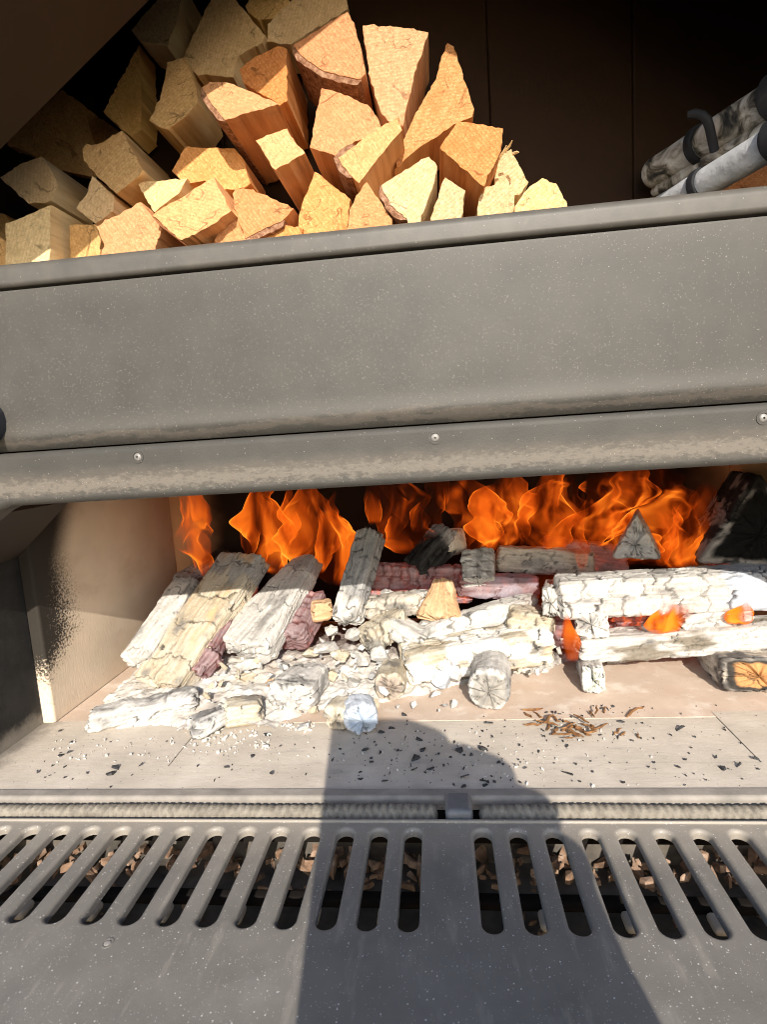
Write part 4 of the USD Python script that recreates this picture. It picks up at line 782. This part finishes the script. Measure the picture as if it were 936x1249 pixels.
deep = sstep(gy + 0.03 * (meshkit.fbm(P3 * 30, 3, 77) - 0.5), 0.675, 0.735); colr = colr * (1 - 0.85 * deep[..., None]) + np.array((0.11, 0.075, 0.07)) * 0.85 * deep[..., None]
crk = (1 - sstep((cc[:, 1] - cc[:, 0]).reshape(gx.shape), 0.0006, 0.0022)) * 0.16; colr = colr * (1 - crk[..., None]) + np.array((0.30, 0.25, 0.21)) * crk[..., None]
used, inv = np.unique(F, return_inverse=True)
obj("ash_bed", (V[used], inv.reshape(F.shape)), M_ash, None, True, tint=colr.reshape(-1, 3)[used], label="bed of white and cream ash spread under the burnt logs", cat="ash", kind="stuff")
# lumps of ash and ember on the bed: things one could pick out
def lump_mesh(c, r, seed, stretch=(1, 1, 0.6), rot=0.0):
    m = trimesh.creation.icosphere(3, 1.0); v = m.vertices
    v = v * (1 + 0.55 * (meshkit.fbm(v * 1.6 + seed * 3.7, 3)[:, None] - 0.5) * 2)
    pl = np.random.default_rng(seed).normal(size=(7, 3)); pl /= np.linalg.norm(pl, axis=1, keepdims=True)
    for p in pl:
        dd = v @ p; v = v - np.clip(dd - 0.62, 0, None)[:, None] * p
    v = v * r * np.array(stretch); cz, sz = math.cos(rot), math.sin(rot); v = np.c_[v[:, 0] * cz - v[:, 1] * sz, v[:, 0] * sz + v[:, 1] * cz, v[:, 2]]
    return v + c, m.faces, meshkit.fbm(v * 160 + seed, 3)
LUMPS = [(325, 800, .655, .011, "white"), (398, 790, .668, .013, "white"), (415, 800, .66, .011, "cream"), (430, 775, .68, .013, "white"), (405, 770, .69, .012, "white"), (380, 795, .665, .010, "cream"), (440, 805, .65, .012, "white"), (465, 800, .652, .012, "greywhite"), (345, 812, .64, .009, "greywhite"),
         (300, 825, .63, .011, "cream"), (262, 838, .615, .012, "cream"), (285, 845, .608, .010, "tan"), (222, 848, .608, .011, "white"), (330, 835, .62, .009, "tan"), (305, 808, .645, .012, "greywhite"), (405, 822, .63, .010, "cream"), (430, 832, .62, .010, "white"), (520, 815, .645, .009, "tan"), (538, 828, .625, .013, "bluegrey"), (556, 824, .63, .010, "greywhite"),
         (470, 725, .735, .010, "greywhite"), (480, 745, .71, .012, "ashgrey"), (520, 762, .695, .010, "greywhite"), (365, 765, .70, .012, "white"), (250, 860, .595, .009, "white"), (350, 865, .58, .007, "white"), (372, 886, .565, .006, "white"), (208, 868, .592, .010, "white"), (152, 858, .605, .010, "white"), (455, 860, .58, .008, "cream")]
where = {"white": "white", "cream": "cream", "greywhite": "grey white", "tan": "tan", "bluegrey": "blue grey", "ashgrey": "ash grey"}
ANCH = [(190, 790, "big cream ash slab"), (300, 770, "broad white ash log"), (420, 740, "foot of the upright grey log"), (530, 740, "tan cone"), (585, 790, "long cream ash log"), (598, 845, "round stub facing the viewer"), (476, 838, "horseshoe ended stub"), (358, 840, "white wedge chunk"), (298, 868, "cream grained block"), (430, 880, "pair of stubs at the tile edge"), (160, 865, "flaky ash ridge at far left")]
for k, (u, v, y, r, st) in enumerate(LUMPS):
    p = at_y(u, v, y); rr = np.random.default_rng(k + 50)
    if p[2] < 0.5 * r: p = at_z(u, v, 0.5 * r)
    vv, ff, tn = lump_mesh(p, r, k + 3, rr.uniform(0.7, 1.2, 3) * [1.15, 1, 0.8], rr.uniform(0, 3))
    vv[:, 2] = np.maximum(vv[:, 2], -0.0003)
    an = min(ANCH, key=lambda q: (q[0] - u) ** 2 + 2 * (q[1] - v) ** 2); du, dv = u - an[0], v - an[1]
    side = ("right of" if du > 0 else "left of") if abs(du) > 1.3 * abs(dv) else ("in front of" if dv > 0 else "behind")
    obj("ash_lump", (vv, ff), M_ash, None, True, tint=mixc(STY[st][0], STY[st][1], np.clip(0.5 + 1.6 * (tn - 0.5), 0, 1)), label=f"small {where[st]} lump of ash just {side} the {an[2]}", cat="ash lump", group="loose ash lumps among the burnt logs")

# rubble: countless crumbs of ash and char between the logs
r8 = np.random.default_rng(88); rv, rf, rc, n0 = [], [], [], 0
for k in range(180):
    u, v = r8.uniform(235, 690), r8.uniform(735, 868)
    if u > 560 and v > 820: continue
    Y = 0.555 + (868 - v) / 133 * 0.17 + r8.normal(0, 0.006); p = at_y(u, v, Y); r = 0.0016 * (3.2 ** r8.uniform(0, 1))
    p[2] = min(p[2], 0.034 * (1 - (v - 735) / 150) + 0.010)
    q = trimesh.creation.icosphere(1, 1.0).vertices * r8.uniform(0.6, 1.25, (42, 1))
    a_ = r8.normal(size=3); a_ /= np.linalg.norm(a_); R_ = trimesh.transformations.rotation_matrix(r8.uniform(0, 6), a_)[:3, :3]
    hull = trimesh.convex.convex_hull(((q * r * [1.5, 1.0, 0.65]) @ R_.T + p)[r8.choice(42, 16, False)])
    w_ = hull.vertices.copy(); w_[:, 2] = np.maximum(w_[:, 2], -0.0003)
    st = ["white", "white", "white", "greywhite", "cream", "white", "cream", "grey"][r8.integers(8)]
    fv = w_[hull.faces].reshape(-1, 3); rv.append(fv); rf.append(np.arange(len(fv)).reshape(-1, 3) + n0); n0 += len(fv)
    rc.append(np.tile(mixc(STY[st][0], STY[st][1], np.array(r8.uniform(0.2, 1))), (len(fv), 1)))
obj("ash_rubble", (np.vstack(rv), np.vstack(rf)), M_ash, None, True, tint=np.vstack(rc), label="small broken crumbs of ash and char filling the gaps between burnt logs", cat="ash rubble", kind="stuff")
# ------------------------------------------------------------------ flames: thin hollow folded tongues of glowing gas, brightest where the sheet is seen edge-on
def flame_mat(name, gain, seed, body=0.22):
    return usdkit.material(stage, "/World/Looks/" + name, {
        "g": ("geometry", {}), "lw": ("layer_weight", {"blend": 0.30}), "m": ("mapping", {"mapping_type": "point", "scale": (1, 1, 0.40), "location": (seed, 0, 0)}), "n": ("noise_texture", {"scale": 19.0, "detail": 2.5, "roughness": 0.5, "distortion": 0.9}),
        "fr": ("map_range", {"from_min": 0.05, "from_max": 1.0, "to_min": body, "to_max": 1.0, "clamp": True}), "nr": ("map_range", {"range_type": "smoothstep", "from_min": 0.455, "from_max": 0.68, "to_min": 0.03, "to_max": 1.0, "clamp": True}),
        "at": ("attribute", {"attribute": "tint"}), "sc": ("separate_color", {}), "y": ("math", {"math_type": "multiply"}),
        "x": ("math", {"math_type": "multiply"}), "c": ("rgb_ramp", {"ramp": [(0.0, (0.40, 0.035, 0.002)), (0.2, (0.68, 0.085, 0.005)), (0.45, (0.95, 0.185, 0.011)), (0.75, (1.15, 0.31, 0.024)), (1.0, (1.4, 0.52, 0.08))]}),
        "e": ("emission", {"strength": gain}), "t": ("transparent_bsdf", {}), "k": ("map_range", {"from_min": 0.0, "from_max": 0.7, "to_min": 0.0, "to_max": 0.9, "clamp": True}), "mx": ("mix_closure", {})},
        [("g.position", "m.vector"), ("m.vector", "n.vector"), ("lw.facing", "fr.value"), ("n.fac", "nr.value"), ("fr.result", "y.value1"), ("nr.result", "y.value2"), ("at.color", "sc.color"), ("y.value", "x.value1"), ("sc.r", "x.value2"), ("x.value", "c.fac"), ("c.color", "e.color"), ("x.value", "k.value"),
         ("k.result", "mx.fac"), ("t.BSDF", "mx.closure1"), ("e.emission", "mx.closure2")], surface="mx.closure")
FL = [flame_mat("flame_a", 0.85, 0.0, 0.34), flame_mat("flame_b", 0.85, 3.1, 0.30), flame_mat("flame_c", 0.62, 7.7, 0.20), flame_mat("flame_d", 0.9, 1.7, 0.75)]
def flame(u0, v0, u1, v1, wpx, Y, seed, label, mat=0, depth=0.5, lean=0.0, thin=0.12):
    p0, p1 = at_y(u0, v0, Y), at_y(u1, v1, Y - 0.01)
    w = wpx * Y / FPX
    nu, nv = 90, 64
    U, T = np.meshgrid(np.linspace(0, 1, nu), np.linspace(0, 2 * np.pi, nv, endpoint=False), indexing="ij")
    prof = 0.5 * w * (0.55 + 0.65 * np.sin(np.pi * np.clip(U * 0.9 + 0.08, 0, 1)) ** 0.8) * (1 - U ** 3 * (1 - thin))
    prof *= np.sqrt(np.clip(1 - (1 - np.minimum(1, np.minimum(U, 1 - U) / 0.05)) ** 2, 0.001, 1))
    f1 = meshkit.fbm(np.stack([np.cos(T) * 1.0 + seed * 5.1, np.sin(T) * 1.0, U * 2.4 * (np.linalg.norm(p1 - p0) / 0.1)], -1), 3, seed) - 0.5
    f2 = meshkit.fbm(np.stack([np.cos(T) * 2.0 + seed, np.sin(T) * 2.0, U * 4 * (np.linalg.norm(p1 - p0) / 0.1)], -1), 3, seed + 40) - 0.5
    rad = prof * (1 + 1.6 * f1 + 0.15 * f2) * (1 + 0.45 * np.cos(2 * T + 5 * U * np.linalg.norm(p1 - p0) / 0.1 + seed))
    H = np.linalg.norm(p1 - p0) * U / 0.1
    wx = (meshkit.fbm(np.stack([H * 1.8, H * 0 + seed * 2.3, H * 0], -1), 3, 60) - 0.5) * (0.9 * w + 0.02) * np.minimum(1, U * 3)
    wy = (meshkit.fbm(np.stack([H * 1.3, H * 0 + seed * 2.3 + 9, H * 0], -1), 3, 70) - 0.5) * 0.5 * w
    q = p0 + U[..., None] * (p1 - p0) + np.stack([rad * np.cos(T) + wx + lean * w * U ** 2, rad * np.sin(T) * depth + wy, 0 * T], -1)
    q = q + 0.012 * min(1, w / 0.04) * np.stack([meshkit.fbm(q * 20 + seed, 2, s) - 0.5 for s in (80, 81, 82)], -1) * 2 * np.minimum(1, U * 4)[..., None]
    V = np.vstack([q.reshape(-1, 3), q[0].mean(0), q[-1].mean(0)])
    i, j = np.meshgrid(np.arange(nu - 1), np.arange(nv), indexing="ij"); j2 = (j + 1) % nv
    F = np.concatenate([np.stack([i * nv + j, i * nv + j2, (i + 1) * nv + j2], -1).reshape(-1, 3), np.stack([i * nv + j, (i + 1) * nv + j2, (i + 1) * nv + j], -1).reshape(-1, 3)])
    jj = np.arange(nv); j2 = (jj + 1) % nv
    F = np.vstack([F, np.c_[np.full(nv, nu * nv), j2, jj], np.c_[np.full(nv, nu * nv + 1), (nu - 1) * nv + jj, (nu - 1) * nv + j2]])
    fade = (sstep(U, 0.0, 0.10) * (1 - 0.95 * sstep(U + 0.25 * f1, 0.55, 1.0))).reshape(-1, 1) * np.ones(3); fade = np.vstack([fade, np.zeros((2, 3))])
    obj("flame", (V, F), FL[mat], None, True, tint=fade, label=label, cat="flame", group="flames of the wood fire")
FLAMES = [
 (252, 705, 238, 570, 36, .80, 1, "thin orange flame wisp at the far left by the beige side wall", 1, .5, 0),
 (335, 700, 328, 575, 44, .80, 2, "flame rising left of the grey tip of the broad white log", 0, .5, 0),
 (376, 690, 372, 580, 50, .81, 3, "broad flame above the grey tip of the broad white log", 0, .5, 0),
 (413, 715, 412, 600, 30, .785, 4, "narrow flame just left of the upright grey log", 0, .5, 0),
 (512, 676, 488, 575, 56, .80, 6, "bright spreading flame left of the black fibrous stub", 1, .5, -.3),
 (520, 650, 540, 572, 34, .82, 7, "small flame between the spreading flame and the tall centre flame", 2, .5, 0),
 (590, 676, 572, 565, 56, .81, 8, "tall centre flame above the fluffy white chunk", 0, .5, 0),
 (612, 670, 618, 570, 56, .815, 9, "flame sheet right of the tall centre flame", 1, .5, .3),
 (700, 676, 690, 560, 66, .80, 11, "large flame left of the triangular log end", 1, .5, 0),
 (738, 690, 735, 555, 86, .79, 12, "largest flame sheet, left above the triangular log end", 0, .5, 0),
 (786, 690, 778, 560, 84, .80, 13, "wide flame directly behind the triangular log end", 1, .5, 0),
 (826, 694, 822, 590, 46, .76, 14, "curved flame right of the triangular log end", 0, .45, .5),
 (856, 688, 848, 640, 16, .75, 15, "small pointed flame at the right, before the big black log", 1, .5, 0),
 (644, 742, 658, 694, 34, .690, 16, "small forked flame between the centre logs and the right pile", 3, .5, .2),
 (758, 778, 770, 728, 30, .640, 17, "small flame in the gap between the long right logs", 3, .5, 0),
 (814, 772, 818, 730, 26, .640, 18, "second small flame in the gap, nearer its middle", 3, .5, 0),
 (697, 808, 690, 742, 13, .630, 19, "thin flame licking up at the left end of the lower right log", 3, .5, 0),
 (905, 762, 915, 730, 22, .640, 20, "low flame in the gap near the right frame edge", 3, .5, 0),
]
FLAMES += [
 (304, 694, 302, 600, 14, .835, 21, "very thin flame between the far left wisp and the first big flame", 2, .5, 0),
 (352, 660, 352, 585, 16, .84, 22, "slender flame between the two left flames", 0, .5, .3),
 (392, 700, 396, 600, 13, .79, 23, "slender flame streak left of the upright grey log", 1, .5, -.4),
 (455, 640, 448, 575, 12, .84, 24, "faint flame streak above the top of the upright grey log", 2, .5, .5),
 (712, 700, 708, 600, 14, .76, 28, "thin bright flame licking up before the dark purple log", 1, .5, .3),
 (808, 690, 806, 610, 16, .75, 29, "slender flame just right of the triangular log end", 0, .5, .4),
 (838, 640, 846, 590, 12, .76, 30, "forked flame tip at the upper right of the fire", 2, .5, .8),
]
FLAMES += [
 (478, 670, 470, 570, 26, .79, 34, "forked flame curl left of the bright spreading flame", 0, .4, -.6),
 (664, 670, 662, 555, 40, .80, 37, "wavy flame sheet above the knotty grey log", 0, .4, .3),
 (842, 694, 832, 596, 26, .77, 41, "curling flame left of the big black log", 0, .4, -.5),
]
for fl in FLAMES:
    flame(*fl[:8], mat=fl[8], depth=fl[9], lean=fl[10])

# ------------------------------------------------------------------ bits on the hearth: charcoal flakes, ash crumbs, bark slivers
M_flake = surf("charcoal_flake", {"scale": 300.0, "detail": 4.0, "ramp": [(0.3, (0.012, 0.012, 0.013)), (0.7, (0.05, 0.05, 0.052))]}, 0.6, 0.4)
M_crumb = surf("ash_crumb", {"scale": 300.0, "detail": 4.0, "ramp": [(0.3, (0.42, 0.39, 0.35)), (0.7, (0.64, 0.61, 0.56))]}, 0.9, 0.1)
M_sliver = surf("bark_sliver", {"scale": 200.0, "detail": 4.0, "ramp": [(0.3, (0.10, 0.045, 0.02)), (0.6, (0.24, 0.12, 0.05)), (0.8, (0.45, 0.25, 0.10))]}, 0.8, 0.2)
M_debris = surf("pan_debris", {"scale": 60.0, "detail": 4.0, "ramp": [(0.3, (0.06, 0.045, 0.035)), (0.5, (0.24, 0.15, 0.10)), (0.7, (0.44, 0.33, 0.26))]}, 0.9, 0.1)
def flake_mesh(c, L_, w, h, ang, r):
    k = 6; th = np.sort(r.uniform(0, 2 * np.pi, k)); rad = r.uniform(0.65, 1.1, k)
    P = np.c_[np.cos(th) * rad * L_ / 2, np.sin(th) * rad * w / 2]; c_, s_ = math.cos(ang), math.sin(ang); P = P @ np.array([[c_, s_], [-s_, c_]])
    tilt = r.normal(0, 0.22, 2); z = P @ tilt
    lo = np.c_[P, z]; hi = np.c_[P * 0.86, z + h * r.uniform(0.5, 1.0, k)]
    V = np.vstack([lo, hi]) ; V[:, 2] -= V[:, 2].min(); V += c
    m = trimesh.convex.convex_hull(V); return m
def floor_z(p): return -0.0006 if p[1] > 0.5515 else (-0.0005 if -0.268 < p[0] < 0.2595 and p[1] > 0.4715 else 0.0002)
r5 = np.random.default_rng(55)
BIG = [(465, 893, 14, 5, .5), (478, 889, 12, 4, -.5), (507, 925, 16, 8, .9), (516, 915, 10, 6, .3), (512, 902, 13, 5, -.1), (560, 916, 15, 6, .2), (573, 920, 12, 5, -.6), (590, 914, 14, 8, .1), (567, 950, 14, 6, .2), (590, 953, 12, 5, -.6), (566, 961, 10, 6, 1.0), (525, 938, 15, 3, .4), (505, 940, 12, 3, -.2), (440, 950, 12, 4, .2), (470, 954, 11, 4, .1),
       (445, 915, 12, 5, .4), (492, 872, 12, 6, 0), (598, 884, 14, 7, 0), (604, 955, 9, 5, .5), (135, 945, 20, 7, .9), (142, 938, 12, 6, .6), (75, 922, 12, 4, .5), (85, 918, 9, 4, .4), (277, 938, 12, 5, .3), (330, 947, 13, 8, .6), (308, 922, 9, 4, 0), (172, 934, 9, 4, .6), (326, 896, 10, 4, -.2), (758, 880, 10, 4, .2), (830, 890, 14, 5, .1), (840, 912, 10, 3, .1), (900, 934, 12, 5, .3), (828, 936, 8, 4, -.5), (882, 938, 9, 5, -.6), (690, 944, 20, 4, -.3), (924, 926, 12, 5, .3)]
for u, v, l, w, an in BIG:
    p = at_z(u, v, 0.0); p[2] = floor_z(p); s = p[1] / FPX
    obj("charcoal_flake", flake_mesh(p, l * s, w * s * 1.6, w * s * 0.5, an, r5), M_flake, None, False, label={0: "small black charcoal flake on the sunlit hearth left of the shadow", 1: "small black charcoal flake lying inside the shadow on the hearth", 2: "small black charcoal flake on the sunlit hearth right of the shadow"}[(u > 415) + (u > 640)], cat="flake", group={0: "flakes left of the shadow", 1: "flakes in the shadow", 2: "flakes right of the shadow"}[(u > 415) + (u > 640)])
def scatter(n, boxes, smin, smax, flat, mat, name, label, seed, cat_):
    r = np.random.default_rng(seed); ms = []
    for _ in range(n):
        u0, u1, v0, v1 = boxes[r.integers(len(boxes))]
        p = at_z(r.uniform(u0, u1), r.uniform(v0, v1), 0.0)
        if p[1] < 0.437 or abs(p[0]) > 0.43: continue
        p[2] = floor_z(p); l = smin * (smax / smin) ** r.uniform(0, 1)
        ms.append(flake_mesh(p, l, l * r.uniform(0.3, 0.9), l * flat, r.uniform(0, 3.1), r))
    obj(name, cat(ms), mat, None, False, label=label, cat=cat_, kind="stuff")
scatter(330, [(430, 650, 885, 965), (430, 640, 890, 960), (400, 700, 870, 965), (40, 420, 890, 965), (640, 936, 860, 965), (660, 800, 860, 905)], .0012, .0045, .4, M_flake, "charcoal_specks", "fine black charcoal specks sprinkled over the hearth", 5, "charcoal specks")
scatter(260, [(430, 640, 890, 965), (220, 330, 885, 920), (200, 420, 880, 930), (60, 240, 900, 930), (560, 800, 880, 965)], .0012, .0042, .5, M_crumb, "ash_crumbs", "white ash crumbs sprinkled over the hearth", 6, "ash crumbs")
scatter(90, [(222, 300, 893, 918), (225, 330, 886, 912), (340, 385, 878, 892)], .0015, .010, .35, M_crumb, "ash_flakes", "loose white ash flakes spilled onto the steel at the left front", 16, "ash flakes")
for k in range(34):
    u, v = (r5.normal(704, 22), r5.normal(885, 9)) if k < 24 else (r5.uniform(640, 800), r5.uniform(862, 905))
    an = r5.uniform(0, 3.1); l = r5.uniform(10, 30) * (1.0 if k < 24 else 0.8)
    P = []
    for q in np.linspace(-0.5, 0.5, 5): P.append((u + math.cos(an) * l * q + r5.normal(0, 1.0), v - math.sin(an) * l * q * 0.5 + r5.normal(0, 0.7)))
    z0 = r5.uniform(0.001, 0.007) if k < 24 else 0.001
    pts = [at_z(a, b, 0.0) for a, b in P]; pts = [np.array([p[0], p[1], floor_z(p) + z0 + 0.001 * r5.uniform()]) for p in pts]
    rr = 0.0007 + 0.0007 * r5.uniform()
    obj("bark_sliver", tube(pts, [rr * .5, rr, rr * 1.1, rr, rr * .4], 6), M_sliver, None, 40, label="thin brown bark sliver in the little heap on the hearth right of the shadow", cat="sliver", group="bark slivers on the hearth")
r6 = np.random.default_rng(66); ms = []
for _ in range(430):
    p = np.array([r6.uniform(-0.45, 0.36), 0.422 - abs(r6.normal(0, 0.016)), -0.0575 + r6.uniform(0, 0.012)]); l = r6.uniform(0.004, 0.018)
    ms.append(flake_mesh(p, l, l * r6.uniform(0.25, 0.9), l * 0.4, r6.uniform(0, 3.1), r6))
for _ in range(160):
    p = np.array([r6.uniform(-0.45, 0.36), r6.uniform(0.28, 0.40), -0.0575]); l = r6.uniform(0.003, 0.011)
    ms.append(flake_mesh(p, l, l * r6.uniform(0.25, 0.9), l * 0.4, r6.uniform(0, 3.1), r6))
obj("pan_litter", cat(ms), M_debris, None, False, label="wood chips and ash litter in the pan below the grate slots", cat="litter", kind="stuff")

# ------------------------------------------------------------------ the photographer behind the lens, whose shadow falls on hearth and grate
M_skin = surf("skin", (0.50, 0.32, 0.24), 0.6, 0.3); M_cloth = surf("dark_cloth", (0.05, 0.055, 0.07), 0.85, 0.2); M_hair = surf("hair", (0.04, 0.03, 0.02), 0.6, 0.3); M_phone = surf("phone_black", (0.02, 0.02, 0.022), 0.3, 0.5)
ph = thing("phone", (0.01, -0.03, 0.135), label="black phone held up behind the lens, out of the photo", cat="phone")
obj("case", rbox(-0.0375, 0.050, -0.032, -0.022, 0.130, 0.3005, 0.004, 12).translate((0, 0, -0.3)).rotate((0, 3.4, 0)).translate((0.002, 0, 0.299)), M_phone, ph, 40)
def chain(js):
    return Manifold.batch_boolean([Manifold.batch_hull([Manifold.sphere(ra, 18).translate(a), Manifold.sphere(rb, 18).translate(b)]) for (a, ra), (b, rb) in zip(js[:-1], js[1:])], __import__("manifold3d").OpType.Add)
def smoothm(ms, res=0.012, it=12):
    m = Manifold.batch_boolean(ms, __import__("manifold3d").OpType.Add).refine_to_length(res).to_mesh()
    t = trimesh.Trimesh(m.vert_properties[:, :3], m.tri_verts, process=True); trimesh.smoothing.filter_taubin(t, iterations=it); return t
pe = thing("person", (0.0, -0.45, -0.80), label="crouching photographer in dark clothes holding up a phone, outside the photo", cat="person")
hand_r = [chain([((0.106, -0.048, 0.205), .040), ((0.104, -0.050, 0.160), .034)]), chain([((0.080, -0.048, 0.235), .034), ((0.100, -0.048, 0.165), .034)]), chain([((0.060, -0.052, 0.215), .03), ((0.075, -0.060, 0.130), .034), ((0.105, -0.100, 0.090), .034)])]
for z0, kx in ((0.287, 0.068), (0.262, 0.115), (0.236, 0.133), (0.210, 0.136)):
    hand_r.append(chain([((kx - 0.02, -0.048, z0 - 0.022), .014), ((kx, -0.030, z0 - 0.008), .0125), ((kx - 0.028, -0.012, z0 - 0.004), .0105), ((max(0.012, kx - 0.062), -0.012, z0 - 0.002), .009)]))
hand_r.append(chain([((0.082, -0.060, 0.235), .018), ((0.066, -0.056, 0.268), .014), ((0.040, -0.046, 0.276), .011)]))
hand_l = [chain([((-0.190, -0.285, -0.375), .030), ((-0.180, -0.235, -0.382), .032)])]
for dx in (-0.026, -0.009, 0.008, 0.025):
    hand_l.append(chain([((-0.180 + dx, -0.225, -0.378), .011), ((-0.178 + dx * 1.3, -0.185, -0.382), .0105), ((-0.176 + dx * 1.4, -0.165, -0.398), .0095), ((-0.176 + dx * 1.4, -0.158, -0.416), .0085)]))
hand_l.append(chain([((-0.160, -0.265, -0.375), .015), ((-0.138, -0.235, -0.378), .012), ((-0.128, -0.210, -0.392), .010)]))
head = [Manifold.sphere(1.0, 40).scale((0.075, 0.095, 0.112)).translate((-0.02, -0.52, 0.165)), Manifold.sphere(1.0, 30).scale((0.058, 0.06, 0.07)).translate((-0.02, -0.475, 0.115)), chain([((-0.02, -0.54, 0.10), .052), ((-0.02, -0.57, 0.0), .058)]), chain([((-0.02, -0.425, 0.160), .008), ((-0.02, -0.412, 0.135), .013)]), chain([((-0.02, -0.43, 0.100), .009), ((-0.02, -0.432, 0.098), .02)])]
for s in (-1, 1): head.append(Manifold.sphere(1.0, 16).scale((0.012, 0.02, 0.03)).translate((-0.02 + s * 0.078, -0.52, 0.15)))
arms = [chain([((0.106, -0.055, 0.165), .036), ((0.108, -0.085, 0.115), .036), ((0.15, -0.30, -0.05), .042), ((0.17, -0.53, -0.06), .055)]), chain([((-0.19, -0.29, -0.372), .028), ((-0.20, -0.34, -0.36), .028), ((-0.25, -0.52, -0.30), .04), ((-0.21, -0.55, -0.06), .055)])]
obj("body", smoothm(hand_r + hand_l + head + arms, 0.006, 10), M_skin, pe, True)
torso = [Manifold.batch_hull([Manifold.sphere(.07, 20).translate(p) for p in ((0.15, -0.58, -0.06), (-0.19, -0.58, -0.06), (0.08, -0.62, -0.5), (-0.12, -0.62, -0.5), (-0.02, -0.56, -0.2))]), chain([((0.165, -0.54, -0.06), .062), ((0.145, -0.33, -0.055), .05)]), chain([((-0.205, -0.55, -0.06), .062), ((-0.252, -0.53, -0.28), .05)])]
for s in (-1, 1): torso += [chain([((-0.02 + s * 0.10, -0.62, -0.52), .09), ((-0.02 + s * 0.14, -0.24, -0.46), .07), ((-0.02 + s * 0.13, -0.42, -0.76), .05)]), chain([((-0.02 + s * 0.13, -0.42, -0.76), .04), ((-0.02 + s * 0.14, -0.28, -0.78), .032)])]
obj("clothes", smoothm(torso, 0.02, 10), M_cloth, pe, True)
obj("hair", smoothm([Manifold.sphere(1.0, 40).scale((0.082, 0.100, 0.10)).translate((-0.02, -0.535, 0.190)) - Manifold.cube((0.3, 0.2, 0.3)).translate((-0.17, -0.46, 0.0))], 0.01, 6), M_hair, pe, True)
